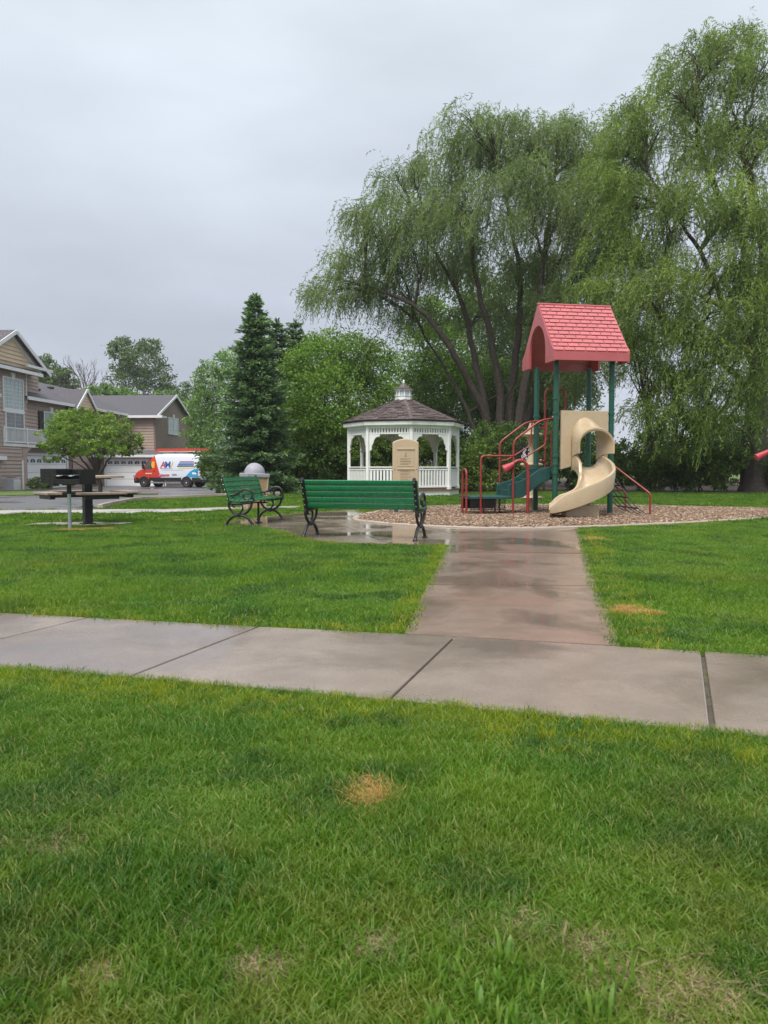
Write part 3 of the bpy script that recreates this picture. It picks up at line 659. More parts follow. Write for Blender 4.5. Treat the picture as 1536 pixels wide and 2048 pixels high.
# ------------------------------------------------------------------ pedestal picnic table
p = G(176, 1049.5)
t = T('picnic_table', 'square pedestal picnic table with tan plank top and four attached plank seats', 'picnic table', (p[0], p[1], .018), R(41))
MB().box((0, 0, .44), (.15, .15, .88)).box((0, 0, .57), (.19, .19, .06)).box((0, 0, .34), (.17, .17, .03)).box((0, 0, .01), (.24, .24, .02)).build('pedestal', M['iron'], t, bevel=.006, )
for k in range(5):
    MB().box((-.42 + k * .21, 0, .905), (.20, 1.05, .045)).build('top_plank', M['wood_top'], t, bevel=.006)
MB().b2(-.45, .45, -.05, .05, .86, .882).b2(-.05, .05, -.45, .45, .855, .881).build('top_frame', M['iron'], t)
for k in range(4):
    a = R(90 * k); Mz = Matrix.Rotation(a, 3, 'Z')
    def rot(P): return [Mz @ Vector(v) for v in P]
    q = MB().box((.40, 0, .545), (.62, .09, .055)).box((.74, 0, .535), (.09, .62, .075)).box((.74, 0, .572), (.20, .80, .014)); q.v = rot(q.v)
    q.build('seat_arm', M['iron'], t)
    for s in (-1, 1):
        q = MB().box((.74 + s * .068, 0, .603), (.13, .86, .042)); q.v = rot(q.v); q.build('seat_plank', M['wood_top'], t, bevel=.006)

# ------------------------------------------------------------------ charcoal grill on a post
p = G(140, 1061)
t = T('charcoal_grill', 'black park charcoal grill on a galvanised post', 'grill', (p[0], p[1], 0), R(-14))
MB().tube([(0, 0, -.02), (0, 0, .70)], .031, 14).build('post', M['galv'], t, auto=True)
MB().tube([(0, 0, .64), (0, 0, .79)], .04, 14).box((0, 0, .80), (.16, .16, .02)).build('post_sleeve', M['iron'], t, auto=True)
q = MB().b2(-.10, .38, -.22, .22, .81, .825).b2(-.10, .38, .205, .22, .82, 1.07).b2(-.10, -.085, -.22, .22, .82, 1.07).b2(.365, .38, -.22, .22, .82, 1.07).b2(-.10, .38, -.22, -.205, .82, .90)
q.build('firebox', M['iron'], t, bevel=.003)
q = MB()
for k in range(12): q.tube([(-.07 + k * .038, -.24, .965), (-.07 + k * .038, .19, .965)], .006, 6)
q.tube([(-.09, -.235, .965), (.36, -.235, .965)], .008, 6).tube([(-.09, .19, .965), (.36, .19, .965)], .008, 6)
q.build('cooking_grate', M['iron'], t)
for x in (.02, .26):
    MB().tube([(x - .03, -.24, .965), (x - .03, -.31, .955), (x + .03, -.31, .955), (x + .03, -.24, .965)], .008, 8).build('grate_handle', M['alu'], t)
q = MB().b2(-.42, -.102, -.20, -.185, .84, 1.08).b2(-.42, -.405, -.19, .14, .84, 1.08).b2(-.42, -.102, .13, .145, .84, 1.08).b2(-.42, -.102, -.2, .14, .83, .842)
q.build('ash_box', M['iron'], t, bevel=.003)
q = MB()
for i in range(3):
    for j in range(3): q.box((-.36 + i * .1, -.203, .89 + j * .07), (.045, .006, .03))
tag(q.build('vent_slots', M['dark'], t), kind='stuff')

# ------------------------------------------------------------------ tan play panel on posts
p = G(811, 1030)
t = T('activity_panel', 'tan arched plastic sign panel with engraved text standing before the gazebo', 'sign panel', (p[0], p[1], 0), R(4))
def pan(w_, z0, z1, rise, n=12):
    P = [(-w_, z0), (w_, z0), (w_, z1)]
    for k in range(1, n): a = k / n; P.append((w_ - 2 * w_ * a, z1 + rise * (1 - (2 * a - 1) ** 2)))
    return P + [(-w_, z1)]
MB().prism(pan(.305, .22, 1.68, .085), .07, lambda a, b, t_: (a, -.035 + t_, b)).build('panel', M['tan_plastic'], t, bevel=.025, seg=3)
for z0, z1 in ((1.12, 1.51), (.62, 1.05)):
    MB().b2(-.19, .19, -.043, -.030, z0, z1).build('text_plate', M['tan_plastic'], t, bevel=.004)
    MB().b2(-.20, .20, -.060, -.030, z1, z1 + .035).build('plate_ledge', M['tan_plastic'], t, bevel=.006)
q = MB(); rr = random.Random(3)
for z in (1.305, 1.28, 1.245, 1.235, 1.19, 1.17, 1.02, 1.0, .965, .94, .905, .87, .835, .81, .77):
    x = -.125
    while x < (.12 if rr.random() > .3 else .06):
        w_ = rr.uniform(.012, .05); q.b2(x, min(x + w_, .13), -.0455, -.042, z - .004, z + .004); x += w_ + .008
q.prism([(-.03, 1.35), (.03, 1.35), (.022, 1.365), (.006, 1.37), (.004, 1.40), (.010, 1.43), (0, 1.445), (-.010, 1.43), (-.006, 1.40), (-.008, 1.37), (-.022, 1.365)], .0035, lambda a, b, t_: (a, -.0455 + t_, b))
tag(q.build('lettering', M['engraved'], t), kind='stuff')
for x in (-.215, .215):
    MB().tube([(x, .02, -.05), (x, .02, .3)], .045, 14).build('post', M['green_metal'], t, auto=True)
    MB().lathe([(.006, -.008), (.012, -.006), (.012, .004)], 10, (x * 1.2, -.036, 1.06), 'y').build('bolt', M['engraved'], t)

# ------------------------------------------------------------------ gazebo
t = T('gazebo', 'white octagonal gazebo with brown shake roof and small cupola', 'gazebo', (GZ[0], GZ[1], 0))
PH = 5.7
def oc(Rr, k, z): a = R(PH + 45 * k); return Vector((Rr * math.sin(a), -Rr * math.cos(a), z))
def octo(Rr, z): return [oc(Rr, k, z) for k in range(8)]
MB().loft([octo(2.30, -.05), octo(2.30, .20)]).build('skirt', M['white'], t)
MB().loft([octo(2.36, .203), octo(2.36, .25)]).build('deck', M['deck_wood'], t)
RP = 2.24
cm_w = {}
for k in range(8):
    a = R(PH + 45 * k); p = oc(RP, k, 0)
    po = MB().box((0, 0, 1.49), (.125, .125, 2.48)).box((0, 0, .31), (.16, .16, .12)).build('post', M['white'], t, bevel=.008); po.location = p; po.rotation_euler.z = a
    A, B = oc(RP, k, 0), oc(RP, k + 1, 0); mid = (A + B) / 2; ang = math.atan2((B - A).y, (B - A).x); S = (B - A).length
    fz = T('frieze', None, None, mid, ang); fz.parent = t
    h = S / 2 - .065
    # frieze rails and dentils
    MB().b2(-h, h, -.03, .03, 2.60, 2.68).build('frieze_rail', M['white'], fz); MB().b2(-h, h, -.03, .03, 2.38, 2.44).build('frieze_rail', M['white'], fz)
    n_ = 14; me = cm_w.get('d')
    if not me: me = MB().box((0, 0, 2.52), (.062, .03, .158)).mesh('dentil', M['white']); cm_w['d'] = me
    for i in range(n_): link('dentil', me, fz, (-h + (i + .5) * 2 * h / n_, 0, 0))
    # curved corner brackets
    for s in (-1, 1):
        prof = [(0, 2.38), (.42, 2.38), (.42, 2.31), (.38, 2.28), (.34, 2.29), (.27, 2.26), (.21, 2.19), (.17, 2.10), (.15, 2.02), (.10, 1.95), (.08, 1.86), (.10, 1.82), (.06, 1.76), (0, 1.74), (0, 1.95), (.05, 2.02), (.09, 2.14), (.16, 2.24), (.12, 2.31), (0, 2.31)]
        prof = [(0, 2.38), (.42, 2.38), (.42, 2.31), (.38, 2.28), (.34, 2.29), (.27, 2.26), (.21, 2.19), (.17, 2.10), (.15, 2.02), (.10, 1.95), (.08, 1.86), (.10, 1.82), (.06, 1.76), (0, 1.74)]
        MB().prism(prof, .045, lambda a_, b_, t_: (s * (-h + a_) if s > 0 else -(-h + a_), -.0225 + t_, b_)).build('bracket', M['white'], fz)
    # railing (left open at the back)
    if k != 3:
        rl = T('railing', None, None, mid, ang); rl.parent = t
        MB().b2(-h, h, -.045, .045, 1.09, 1.135).build('top_rail', M['white'], rl, bevel=.006); MB().b2(-h, h, -.03, .03, 1.0, 1.05).build('under_rail', M['white'], rl); MB().b2(-h, h, -.03, .03, .33, .40).build('bottom_rail', M['white'], rl)
        mb_ = cm_w.get('b')
        if not mb_: mb_ = MB().box((0, 0, .70), (.075, .035, .606)).mesh('baluster', M['white']); cm_w['b'] = mb_
        for i in range(12): link('baluster', mb_, rl, (-h + (i + .5) * 2 * h / 12, 0, 0))
MB().loft([octo(2.30, 2.68), octo(2.46, 2.72), octo(2.47, 2.86), octo(2.30, 2.87)]).build('fascia', M['white'], t, bevel=.006)
rf = MB().loft([octo(2.50, 2.865), octo(2.50, 2.885), octo(.36, 3.80), octo(.30, 3.80)]).build('roof', M['shingle_dark'], t)
um = MB().box((0, 0, 0), (1, 1, 1)).mesh('shake', M['shingle_dark']); rr = random.Random(8); rest = MB(); cnt = 0
order = [0, 7, 1, 6, 2, 3, 4, 5]
for k in order:
    A0, B0, A1, B1 = oc(2.52, k, 2.885), oc(2.52, k + 1, 2.885), oc(.36, k, 3.805), oc(.36, k + 1, 3.805)
    nr = ((B0 - A0).cross(A1 - A0)).normalized(); nr = nr if nr.z > 0 else -nr
    rows = 12
    for r_ in range(rows):
        t0 = r_ / rows; t1 = (r_ + 1.15) / rows
        a_, b_ = A0.lerp(A1, t0), B0.lerp(B1, t0); c_, d_ = A0.lerp(A1, min(t1, 1)), B0.lerp(B1, min(t1, 1))
        L = (b_ - a_).length; ux = (b_ - a_).normalized(); uy = ((c_ + d_) / 2 - (a_ + b_) / 2); H = uy.length; uy.normalize()
        Lt = (d_ - c_).length; m_ = max(1, round(L / .26)); xs = [0] + sorted((i + rr.uniform(-.2, .2)) / m_ for i in range(1, m_)) + [1]
        for i in range(m_):
            wv = (xs[i + 1] - xs[i]) * (L + Lt) / 2 - .012; xc = (xs[i] + xs[i + 1]) / 2 - .5; th = rr.uniform(.018, .04)
            pc = (a_ + b_) / 2 + ux * xc * (L + Lt) / 2 + uy * (H / 2 - rr.uniform(0, .012)) + nr * (.016 + th / 2)
            Mx = Matrix((ux, uy, nr)).transposed(); Mx = Mx @ Matrix.Rotation(R(4.5), 3, 'X').to_3x3() if False else Mx @ Matrix.Rotation(-R(5.5), 3, 'X')
            if cnt < 290:
                o = link('shake', um, rf); o.matrix_local = Matrix.Translation(pc) @ Mx.to_4x4() @ Matrix.Diagonal((wv, H, th, 1)); cnt += 1
            else: rest.box(pc, (wv, H, th), Mx)
tag(rest.build('shakes_behind', M['shingle_dark'], rf), kind='stuff')
for k in range(8):
    A0, A1 = oc(2.53, k, 2.91), oc(.36, k, 3.84); MB().beam(A0, A1, .13, .03).build('hip_cap', M['shingle_dark'], rf)
MB().loft([octo(.34, 3.76), octo(.34, 4.02), octo(.37, 4.03), octo(.37, 4.06), octo(.30, 4.065)]).build('cupola_base', M['white'], t)
for ch in t.children:
    if ch.name.startswith('cupola_base'): ch.scale.z = .84; ch.location.z = .608
cw = T('cupola', None, None, (0, 0, 0)); cw.parent = t; cw.scale.z = .84; cw.location.z = .608
for k in range(8):
    p = oc(.295, k, 0); MB().box((p.x, p.y, 4.19), (.05, .05, .27)).build('cupola_post', M['white'], cw)
    A, B = oc(.29, k, 0), oc(.29, k + 1, 0); m_ = (A + B) / 2; an = math.atan2((B - A).y, (B - A).x)
    o = MB().b2(-.09, .09, -.004, .004, 4.065, 4.31).build('cupola_pane', M['blind'], cw); o.location = m_; o.rotation_euler.z = an
    o = MB().b2(-.09, .09, -.012, .012, 4.17, 4.19).b2(-.008, .008, -.011, .011, 4.06, 4.31).b2(-.09, .09, -.013, .013, 4.28, 4.315).build('cupola_muntin', M['white'], cw); o.location = m_; o.rotation_euler.z = an
MB().loft([octo(.38, 4.32), octo(.40, 4.33), octo(.40, 4.37), octo(.36, 4.375)]).build('cupola_eave', M['white'], cw)
MB().loft([octo(.43, 4.36), octo(.43, 4.38), octo(.22, 4.47), octo(.04, 4.68)]).build('cupola_roof', M['shingle_dark'], cw)
MB().lathe([(.05, 4.66), (.05, 4.70), (.025, 4.72), (.05, 4.75), (.03, 4.79), (.008, 4.84)], 10).build('finial', M['white'], cw, auto=True)

# ------------------------------------------------------------------ play structure
PC = Vector((4.44, 18.2, 0)); PTH = R(10)
t = T('play_structure', 'playground tower with pink shingled roof, tan curved slide and green steps', 'play structure', PC, PTH)
RI = Matrix.Rotation(-PTH, 3, 'Z')
def LW(p): return RI @ (Vector(p) - PC)
hx, hy = .67, .60
def clamp(p, q, z): q.lathe([(.064, z - .03), (.078, z - .025), (.078, z + .025), (.064, z + .03)], 16, (p[0], p[1], 0))
for sx in (-1, 1):
    for sy in (-1, 1):
        po = MB().tube([(sx * hx, sy * hy, -.1), (sx * hx, sy * hy, 3.50 if sx < 0 or sy > 0 else 3.60)], .062, 18).build('tower_post', M['green_metal'], t, auto=True)
        for z in ((.98, 1.17, 1.36, 2.33, 2.66) if (sx, sy) == (-1, -1) else (.98, 1.15, 2.33)):
            q = MB(); clamp((sx * hx, sy * hy), q, z); q.build('collar', M['green_metal'], po, auto=True)
MB().b2(-hx + .02, hx - .02, -hy + .02, hy - .02, 1.04, 1.10).build('deck', M['green_vinyl'], t, bevel=.01)
# --- roof
rx, ry = .90, .98; ze, zf, zr = 3.47, 3.66, 4.87
rf = MB()
for s in (-1, 1):
    rf.b2(-rx, rx, s * ry - (.05 if s > 0 else 0), s * ry + (.05 if s < 0 else 0), ze, zf)
    n0 = Vector((0, s * (zr - zf), ry)).normalized()
    P = [Vector((-rx, s * ry, zf)), Vector((rx, s * ry, zf)), Vector((rx, 0, zr)), Vector((-rx, 0, zr))]
    rf.add(P + [v - n0 * .05 for v in P], [(0, 1, 2, 3), (4, 7, 6, 5), (0, 4, 5, 1), (1, 5, 6, 2), (2, 6, 7, 3), (3, 7, 4, 0)])
ro = rf.build('roof', M['red_plastic'], t)
def gable(x0, x1):
    inner = [(-.50, ze - .02)] ; outer = [(-ry + .004, ze - .02)]
    ia = [(-.50, ze - .02), (-.50, 3.7)] + [(-.50 * math.cos(R(a)), 3.75 + .62 * math.sin(R(a))) for a in range(0, 181, 10)] + [(.50, 3.7), (.50, ze - .02)]
    oa = []
    for (y, z) in ia:
        if z <= 3.7: oa.append((math.copysign(ry - .004, y), z)); continue
        k = abs(y); f = (z - 3.67) / 1.0
        ang = math.atan2(z - 3.6, y); best = None
        # ray from (0,3.6) to slope line |y| = ry*(zr-z)/(zr-zf)
        cy, cz = math.cos(ang), math.sin(ang)
        d_ = ry * (zr - 3.6) / (abs(cy) * (zr - zf) + ry * cz); oa.append((cy * d_ * .995, 3.6 + cz * d_ * .995))
    m_ = len(ia); V = [(x0, *p_) for p_ in ia] + [(x0, *p_) for p_ in oa] + [(x1, *p_) for p_ in ia] + [(x1, *p_) for p_ in oa]; F = []
    for i in range(m_ - 1):
        F += [(i, i + 1, m_ + i + 1, m_ + i), (2 * m_ + i, 3 * m_ + i, 3 * m_ + i + 1, 2 * m_ + i + 1), (i, 2 * m_ + i, 2 * m_ + i + 1, i + 1), (m_ + i, m_ + i + 1, 3 * m_ + i + 1, 3 * m_ + i)]
    F += [(0, m_, 3 * m_, 2 * m_), (m_ - 1, 3 * m_ - 1, 4 * m_ - 1, 2 * m_ - 1)]
    return MB().add(V, F)
for x0, x1 in ((-rx - .002, -rx + .05), (rx - .05, rx + .002)): gable(x0, x1).build('gable_panel', M['red_plastic'], ro)
MB().beam((-rx - .01, 0, zr + .0), (rx + .01, 0, zr + .0), .09, .05).build('ridge_cap', M['red_plastic'], ro, bevel=.02)
um = MB().box((0, 0, 0), (1, 1, 1)).mesh('roof_tile', M['red_plastic']); bmx = {}
def tile_mesh(w_):
    k = round(w_, 3)
    if k not in bmx:
        me = bpy.data.meshes.new('roof_tile'); q = MB().box((0, 0, 0), (w_, .104, .026)); me = q.mesh('roof_tile', M['red_plastic']); bmx[k] = me
    return bmx[k]
SL = math.hypot(ry, zr - zf); rows = 12; rh = SL / rows
for s in (-1, 1):
    up = Vector((0, -s * ry, zr - zf)).normalized(); nn = Vector((0, s * (zr - zf), ry)).normalized(); ux = up.cross(nn)
    for r_ in range(rows):
        tw = .252; off = 0 if r_ % 2 == 0 else -tw / 2; x = -rx + off
        while x < rx - .02:
            x0 = max(x, -rx + .008); x1 = min(x + tw, rx - .008)
            if x1 - x0 > .05:
                pc = Vector(((x0 + x1) / 2, s * ry, zf)) + up * (rh * (r_ + .5)) + nn * .008
                o = link('roof_tile', tile_mesh(x1 - x0 - .022), ro)
                o.matrix_local = Matrix.Translation(pc) @ Matrix((ux, up, nn)).transposed().to_4x4() @ Matrix.Rotation(-R(4.5), 4, 'X')
            x += tw
# --- slide entrance panel with an arched opening
def archp(hw, zb, zs, zt, n=14, cx=0): return [(cx - hw, zb), (cx - hw, (zb + zs) / 2)] + [(cx - hw * math.cos(math.pi * i / n), zs + (zt - zs) * math.sin(math.pi * i / n)) for i in range(n + 1)] + [(cx + hw, (zb + zs) / 2), (cx + hw, zb)]
ia = archp(.33, 1.12, 1.70, 2.06, cx=.02); oa = []
for (x, z) in ia:
    if z < 1.7: oa.append((-.56 if x < 0 else .575, 1.05 if z < 1.2 else z)); continue
    a = math.atan2(z - 1.6, x - .02); cx_, cz_ = math.cos(a), math.sin(a)
    d1 = (.56 + .02 if cx_ < 0 else .555) / max(abs(cx_), 1e-6); d2 = (2.385 - 1.6) / max(cz_, 1e-6); d_ = min(d1, d2); oa.append((.02 + cx_ * d_, 1.6 + cz_ * d_))
for sg in (-1, 1):
    i_ = min(range(len(oa)), key=lambda i: (oa[i][0] - (.575 if sg > 0 else -.56)) ** 2 + (oa[i][1] - 2.385) ** 2); oa[i_] = (.575 if sg > 0 else -.56, 2.385)
sl_ = T('slide', None, None, (0, 0, 0)); sl_.parent = t
yf = -hy + .0; m_ = len(ia); V = []; F = []
for yy in (yf - .05, yf + .03): V += [(x, yy, z) for x, z in ia] + [(x, yy, z) for x, z in oa]
for i in range(m_ - 1):
    F += [(i, i + 1, m_ + i + 1, m_ + i), (2 * m_ + i, 3 * m_ + i, 3 * m_ + i + 1, 2 * m_ + i + 1), (i, 2 * m_ + i, 2 * m_ + i + 1, i + 1), (m_ + i, m_ + i + 1, 3 * m_ + i + 1, 3 * m_ + i)]
F += [(0, m_, 3 * m_, 2 * m_), (m_ - 1, 3 * m_ - 1, 4 * m_ - 1, 2 * m_ - 1)]
MB().add(V, F).build('entrance_panel', M['tan_plastic'], sl_, bevel=.012)
# hood: arch swept forward, flaring down to a rolled rim
rings = []
def hood_ring(y, hw, zb, zs, zt, cx): return [Vector((x, y, z)) for x, z in archp(hw, zb, zs, zt, 16, cx)]
path_h = [(yf + .0, .30, 1.28, 1.78, 2.25, .01), (yf - .10, .335, 1.33, 1.74, 2.22, .015), (yf - .25, .36, 1.38, 1.68, 2.12, .03), (yf - .40, .385, 1.40, 1.62, 2.02, .05), (yf - .50, .41, 1.41, 1.60, 1.975, .06), (yf - .545, .43, 1.41, 1.60, 1.98, .06), (yf - .565, .425, 1.41, 1.60, 1.965, .06), (yf - .555, .39, 1.41, 1.60, 1.92, .06), (yf - .48, .35, 1.41, 1.60, 1.90, .055), (yf - .25, .32, 1.38, 1.66, 2.0, .03), (yf - .05, .29, 1.30, 1.74, 2.12, .01)]
q = MB().loft([hood_ring(*h) for h in path_h], cap=False, closed=False)
m_ = len(rings) or len(hood_ring(*path_h[0]))
ho = q.build('hood', M['tan_plastic'], sl_, auto=True)
# bed: U channel swept along a right hand bend
wp = [(4.60, 17.62, 1.115), (4.63, 17.40, 1.09), (4.66, 17.16, .99), (4.67, 16.95, .86), (4.62, 16.74, .70), (4.49, 16.57, .55), (4.30, 16.46, .42), (4.08, 16.41, .32), (3.86, 16.40, .245), (3.66, 16.42, .205), (3.54, 16.44, .195)]
cs = crom([LW(p_) for p_ in wp], 5); N_ = len(cs); rings = []
for i, p_ in enumerate(cs):
    u_ = i / (N_ - 1); tg = (cs[min(i + 1, N_ - 1)] - cs[max(i - 1, 0)]); tg.z = 0; tg.normalize(); lf = Vector((-tg.y, tg.x, 0))   # left of travel = outside of the bend
    bend = math.sin(math.pi * min(max((u_ - .12) / .8, 0), 1))
    w_ = .29 + .035 * bend + (.02 if u_ > .9 else 0)
    e_ = 1 - sst(.80, 1.0, u_)
    hl = (.25 + .05 * bend) * (.30 + .70 * e_); hr = (.28 - .03 * bend) * (.35 + .65 * e_); tilt = .10 * bend
    prof = [(-w_ - .055, -.06), (-w_ - .075, hr - .03), (-w_ - .065, hr + .015), (-w_ - .03, hr + .03), (-w_ + .0, hr + .01), (-w_ + .015, hr * .6), (-w_ + .05, .05), (-w_ + .12, .008), (-w_ * .4, -.005), (w_ * .4, 0), (w_ - .11, .02), (w_ - .04, .08), (w_ - .01, hl * .6), (w_ + .0, hl + .01), (w_ + .03, hl + .03), (w_ + .065, hl + .015), (w_ + .075, hl - .03), (w_ + .05, -.05), (w_ * .5, -.10), (-w_ * .5, -.10)]
    rings.append([p_ + lf * a + Vector((0, 0, b + tilt * (a + w_ * .2))) for a, b in prof])
so_ = MB().loft(rings).build('slide_bed', M['tan_plastic'], sl_, auto=True)
sb = [LW((x, y, 0)) for x, y in ((3.86, 16.28), (4.60, 16.40), (4.55, 16.72), (3.82, 16.60))]
MB().add([(v.x, v.y, z) for z in (-.03, .30) for v in sb], [(0, 1, 2, 3), (4, 5, 6, 7), (0, 1, 5, 4), (1, 2, 6, 5), (2, 3, 7, 6), (3, 0, 4, 7)]).build('slide_foot', M['tan_plastic'], sl_, bevel=.02)
# --- transfer station and steps on the left, all in tower axes
y0, y1 = -.44, .46
MB().b2(-2.62, -1.60, y0, y1, .385, .45).build('transfer_deck', M['green_vinyl'], t, bevel=.012)
q = MB(); q.b2(-2.60, -1.78, y0 + .02, y0 + .03, .135, .155).b2(-2.60, -2.585, y0 + .02, y0 + .03, .14, .385).b2(-1.795, -1.78, y0 + .02, y0 + .03, .14, .385)
for i in range(22):
    x = -2.58 + i * .036
    q.beam((x, y0 + .025, .15), (x + .04, y0 + .025, .27), .008, .008).beam((x + .04, y0 + .025, .15), (x, y0 + .025, .27), .008, .008).beam((x, y0 + .025, .27), (x + .04, y0 + .025, .385), .008, .008).beam((x + .04, y0 + .025, .27), (x, y0 + .025, .385), .008, .008)
q.build('mesh_skirt', M['rubber'], t)
MB().b2(-2.60, -1.78, y1 - .1, y1 - .08, .14, .385).build('back_skirt', M['rubber'], t)
st_ = T('steps', None, None, (0, 0, 0)); st_.parent = t
nst = 4
for k in range(nst):
    x0 = -1.66 + k * .235; z = .45 + (k + 1) * .13
    MB().b2(x0, x0 + .30, y0 + .08, y1 - .08, z - .035, z).b2(x0, x0 + .03, y0 + .08, y1 - .08, z - .13, z - .036).build('step', M['green_vinyl'], st_, bevel=.006)
for yy in (y0 + .04, y1 - .07):
    pf = [(-1.72, .385), (-1.35, .42), (-.98, .70), (-.70, .86), (-.70, 1.12), (-.98, 1.06), (-1.20, .90), (-1.40, .80), (-1.60, .74), (-1.72, .70)]
    MB().prism([tuple(p_) for p_ in pf], .035, lambda a, b, s_: (a, yy + s_, b)).build('stringer', M['green_vinyl'], st_, bevel=.01)
def rail(pts, r=.021, name='handrail', mat='red_metal', n=4): return MB().tube(crom(pts, n) if n else pts, r, 10).build(name, M[mat], t, auto=True)
def bend(pts, rad=.10, n=5):
    P = [Vector(p_) for p_ in pts]; o = [P[0]]
    for i in range(1, len(P) - 1):
        a = (P[i - 1] - P[i]); b = (P[i + 1] - P[i]); k = min(rad, a.length * .45, b.length * .45); a.normalize(); b.normalize()
        A = P[i] + a * k; B = P[i] + b * k
        for j in range(n + 1): s_ = j / n; o.append(A * (1 - s_) ** 2 + P[i] * 2 * s_ * (1 - s_) + B * s_ * s_)
    return o + [P[-1]]
def brail(pts, r=.021, rad=.1, name='handrail', mat='red_metal'): return MB().tube(bend(pts, rad), r, 10).build(name, M[mat], t, auto=True)
for yy in (y0 - .03, y1 + .03):
    brail([(-1.62, yy, -.05), (-1.62, yy, 1.70), (-.98, yy, 2.17), (-.66, yy, 2.22)], .024, .12)
    brail([(-1.62, yy, 1.26), (-1.45, yy, 1.27), (-.86, yy, 1.62), (-.82, yy, 2.18)], .018, .08)
brail([(-2.38, y0 - .03, -.05), (-2.38, y0 - .03, 1.36), (-1.62, y0 - .03, 1.36)], .024, .1)
brail([(-2.70, y0 + .02, -.05), (-2.70, y0 + .02, 1.06), (-2.70, y0 + .34, 1.06), (-2.70, y0 + .34, -.05)], .024, .14, 'grab_loop')
brail([(-1.77, y1 - .1, -.05), (-1.77, y1 - .1, .4)], .024, .1, 'deck_leg')
brail([(-2.05, y1 - .1, -.05), (-2.05, y1 - .1, .4)], .02, .1, 'deck_leg')
# guard rails in front of the steps entry
for z0, z1, x in ((1.16, 2.35, -.60), (1.16, 2.0, -.60)):
    pass
brail([(-.62, y0 + .02, 1.12), (-.62, y0 + .02, 1.95), (-.62, y0 + .20, 1.95), (-.62, y0 + .20, 1.12)], .018, .05, 'guard_rail')
# talk tube
tt_ = T('talk_tube', None, None, (0, 0, 0)); tt_.parent = t
tp = [LW(at(1055, 1031, 17.4)), LW(at(1056, 945, 17.4)), LW(at(1050, 925, 17.4)), LW(at(1038, 921, 17.4)), LW(at(1024, 928, 17.4))]
tp[0].z = -.05
MB().tube(crom(tp, 6), .037, 12).build('tube', M['red_metal'], tt_, auto=True)
a = LW(at(1028, 927, 17.4)); b = LW(at(1008, 939, 17.4)); MB().tube([a, a.lerp(b, .5), b, b + (b - a) * .02], [.045, .075, .105, .09], 16).build('horn', M['horn_red'], tt_, auto=True)
# right side: net climber with red side rails
nc = T('net_climber', None, None, (0, 0, 0)); nc.parent = t
f0, f1 = LW((5.90, 17.05, -.05)), LW((5.82, 18.55, -.05))
for (s0, ft) in ((Vector((hx, -hy, 1.14)), f0), (Vector((hx, hy, .98)), f1)):
    o = MB().tube(bend([s0, s0 + Vector((.08, 0, 0)), Vector((ft.x, ft.y, .52)), ft], .07), .022, 10).build('side_rail', M['red_metal'], nc, auto=True)
q = MB(); n5 = 5; pts = []
for j in range(n5):
    v = .06 + .88 * j / (n5 - 1); A = Vector((hx, -hy, 1.08)).lerp(Vector((hx, hy, 1.08)), v); B = f0.lerp(f1, v); B.z = .0; Cc = A.lerp(B, .5) + Vector((0, 0, -.12)); row = [A, A.lerp(Cc, .6), Cc, Cc.lerp(B, .5) + Vector((0, 0, -.03)), B + (B - A) * .08]; row[-1].z = .0
    pts.append(row); MB().tube(crom(row, 4), .012, 6).build('chain', M['rubber'], nc)
for i in range(1, 4):
    MB().tube([pts[j][i] for j in range(n5)], .016, 6).build('rung', M['rubber'], nc)
# back: overhead loop and stacked pod climber
brail([(-.42, hy + .05, 1.1), (-.42, hy + .1, 3.0), (.10, hy + .1, 3.0), (.10, hy + .05, 1.1)], .024, .14, 'entry_loop')
for x in (-.60, .28): brail([(x, hy + .02, 1.25), (x, hy + .02, 2.05), (x + .16, hy + .02, 2.05), (x + .16, hy + .02, 1.25), (x, hy + .02, 1.25)], .018, .05, 'guard_rail')
pcl = T('pod_climber', None, None, (-.50, hy + .75, 0)); pcl.parent = t
MB().tube([(0, 0, -.05), (0, 0, 2.0)], .05, 12).build('mast', M['tan_plastic'], pcl, auto=True)
for z in (.12, .95, 1.70, ): 
    MB().lathe([(.05, z - .12), (.07, z - .02), (.11, z + .10), (.12, z + .16), (.26, z + .19), (.29, z + .225), (.26, z + .26), (.13, z + .28), (.11, z + .36), (.07, z + .46), (.055, z + .52)], 24).build('pod', M['tan_plastic'], pcl, auto=True)
# second talk tube, its horn reaching in at the frame's right edge
p = at(1536 + 46, 1031, 17.6)
t2 = T('talk_tube_post', 'red talk tube horn on a bent post at the far side of the mulch bed', 'talk tube', (p.x, 17.6, 0))
def L2(px, py): return at(px, py, 17.6) - Vector((p.x, 17.6, 0))
a0 = L2(1582, 945); MB().tube(crom([Vector((a0.x, 0, -.05)), a0, L2(1576, 915), L2(1560, 896), L2(1540, 901)], 6), .037, 12).build('tube', M['red_metal'], t2, auto=True)
a = L2(1545, 899); b = L2(1513, 915); MB().tube([a, a.lerp(b, .5), b, b + (b - a) * .02], [.04, .06, .08, .07], 16).build('horn', M['horn_red'], t2, auto=True)
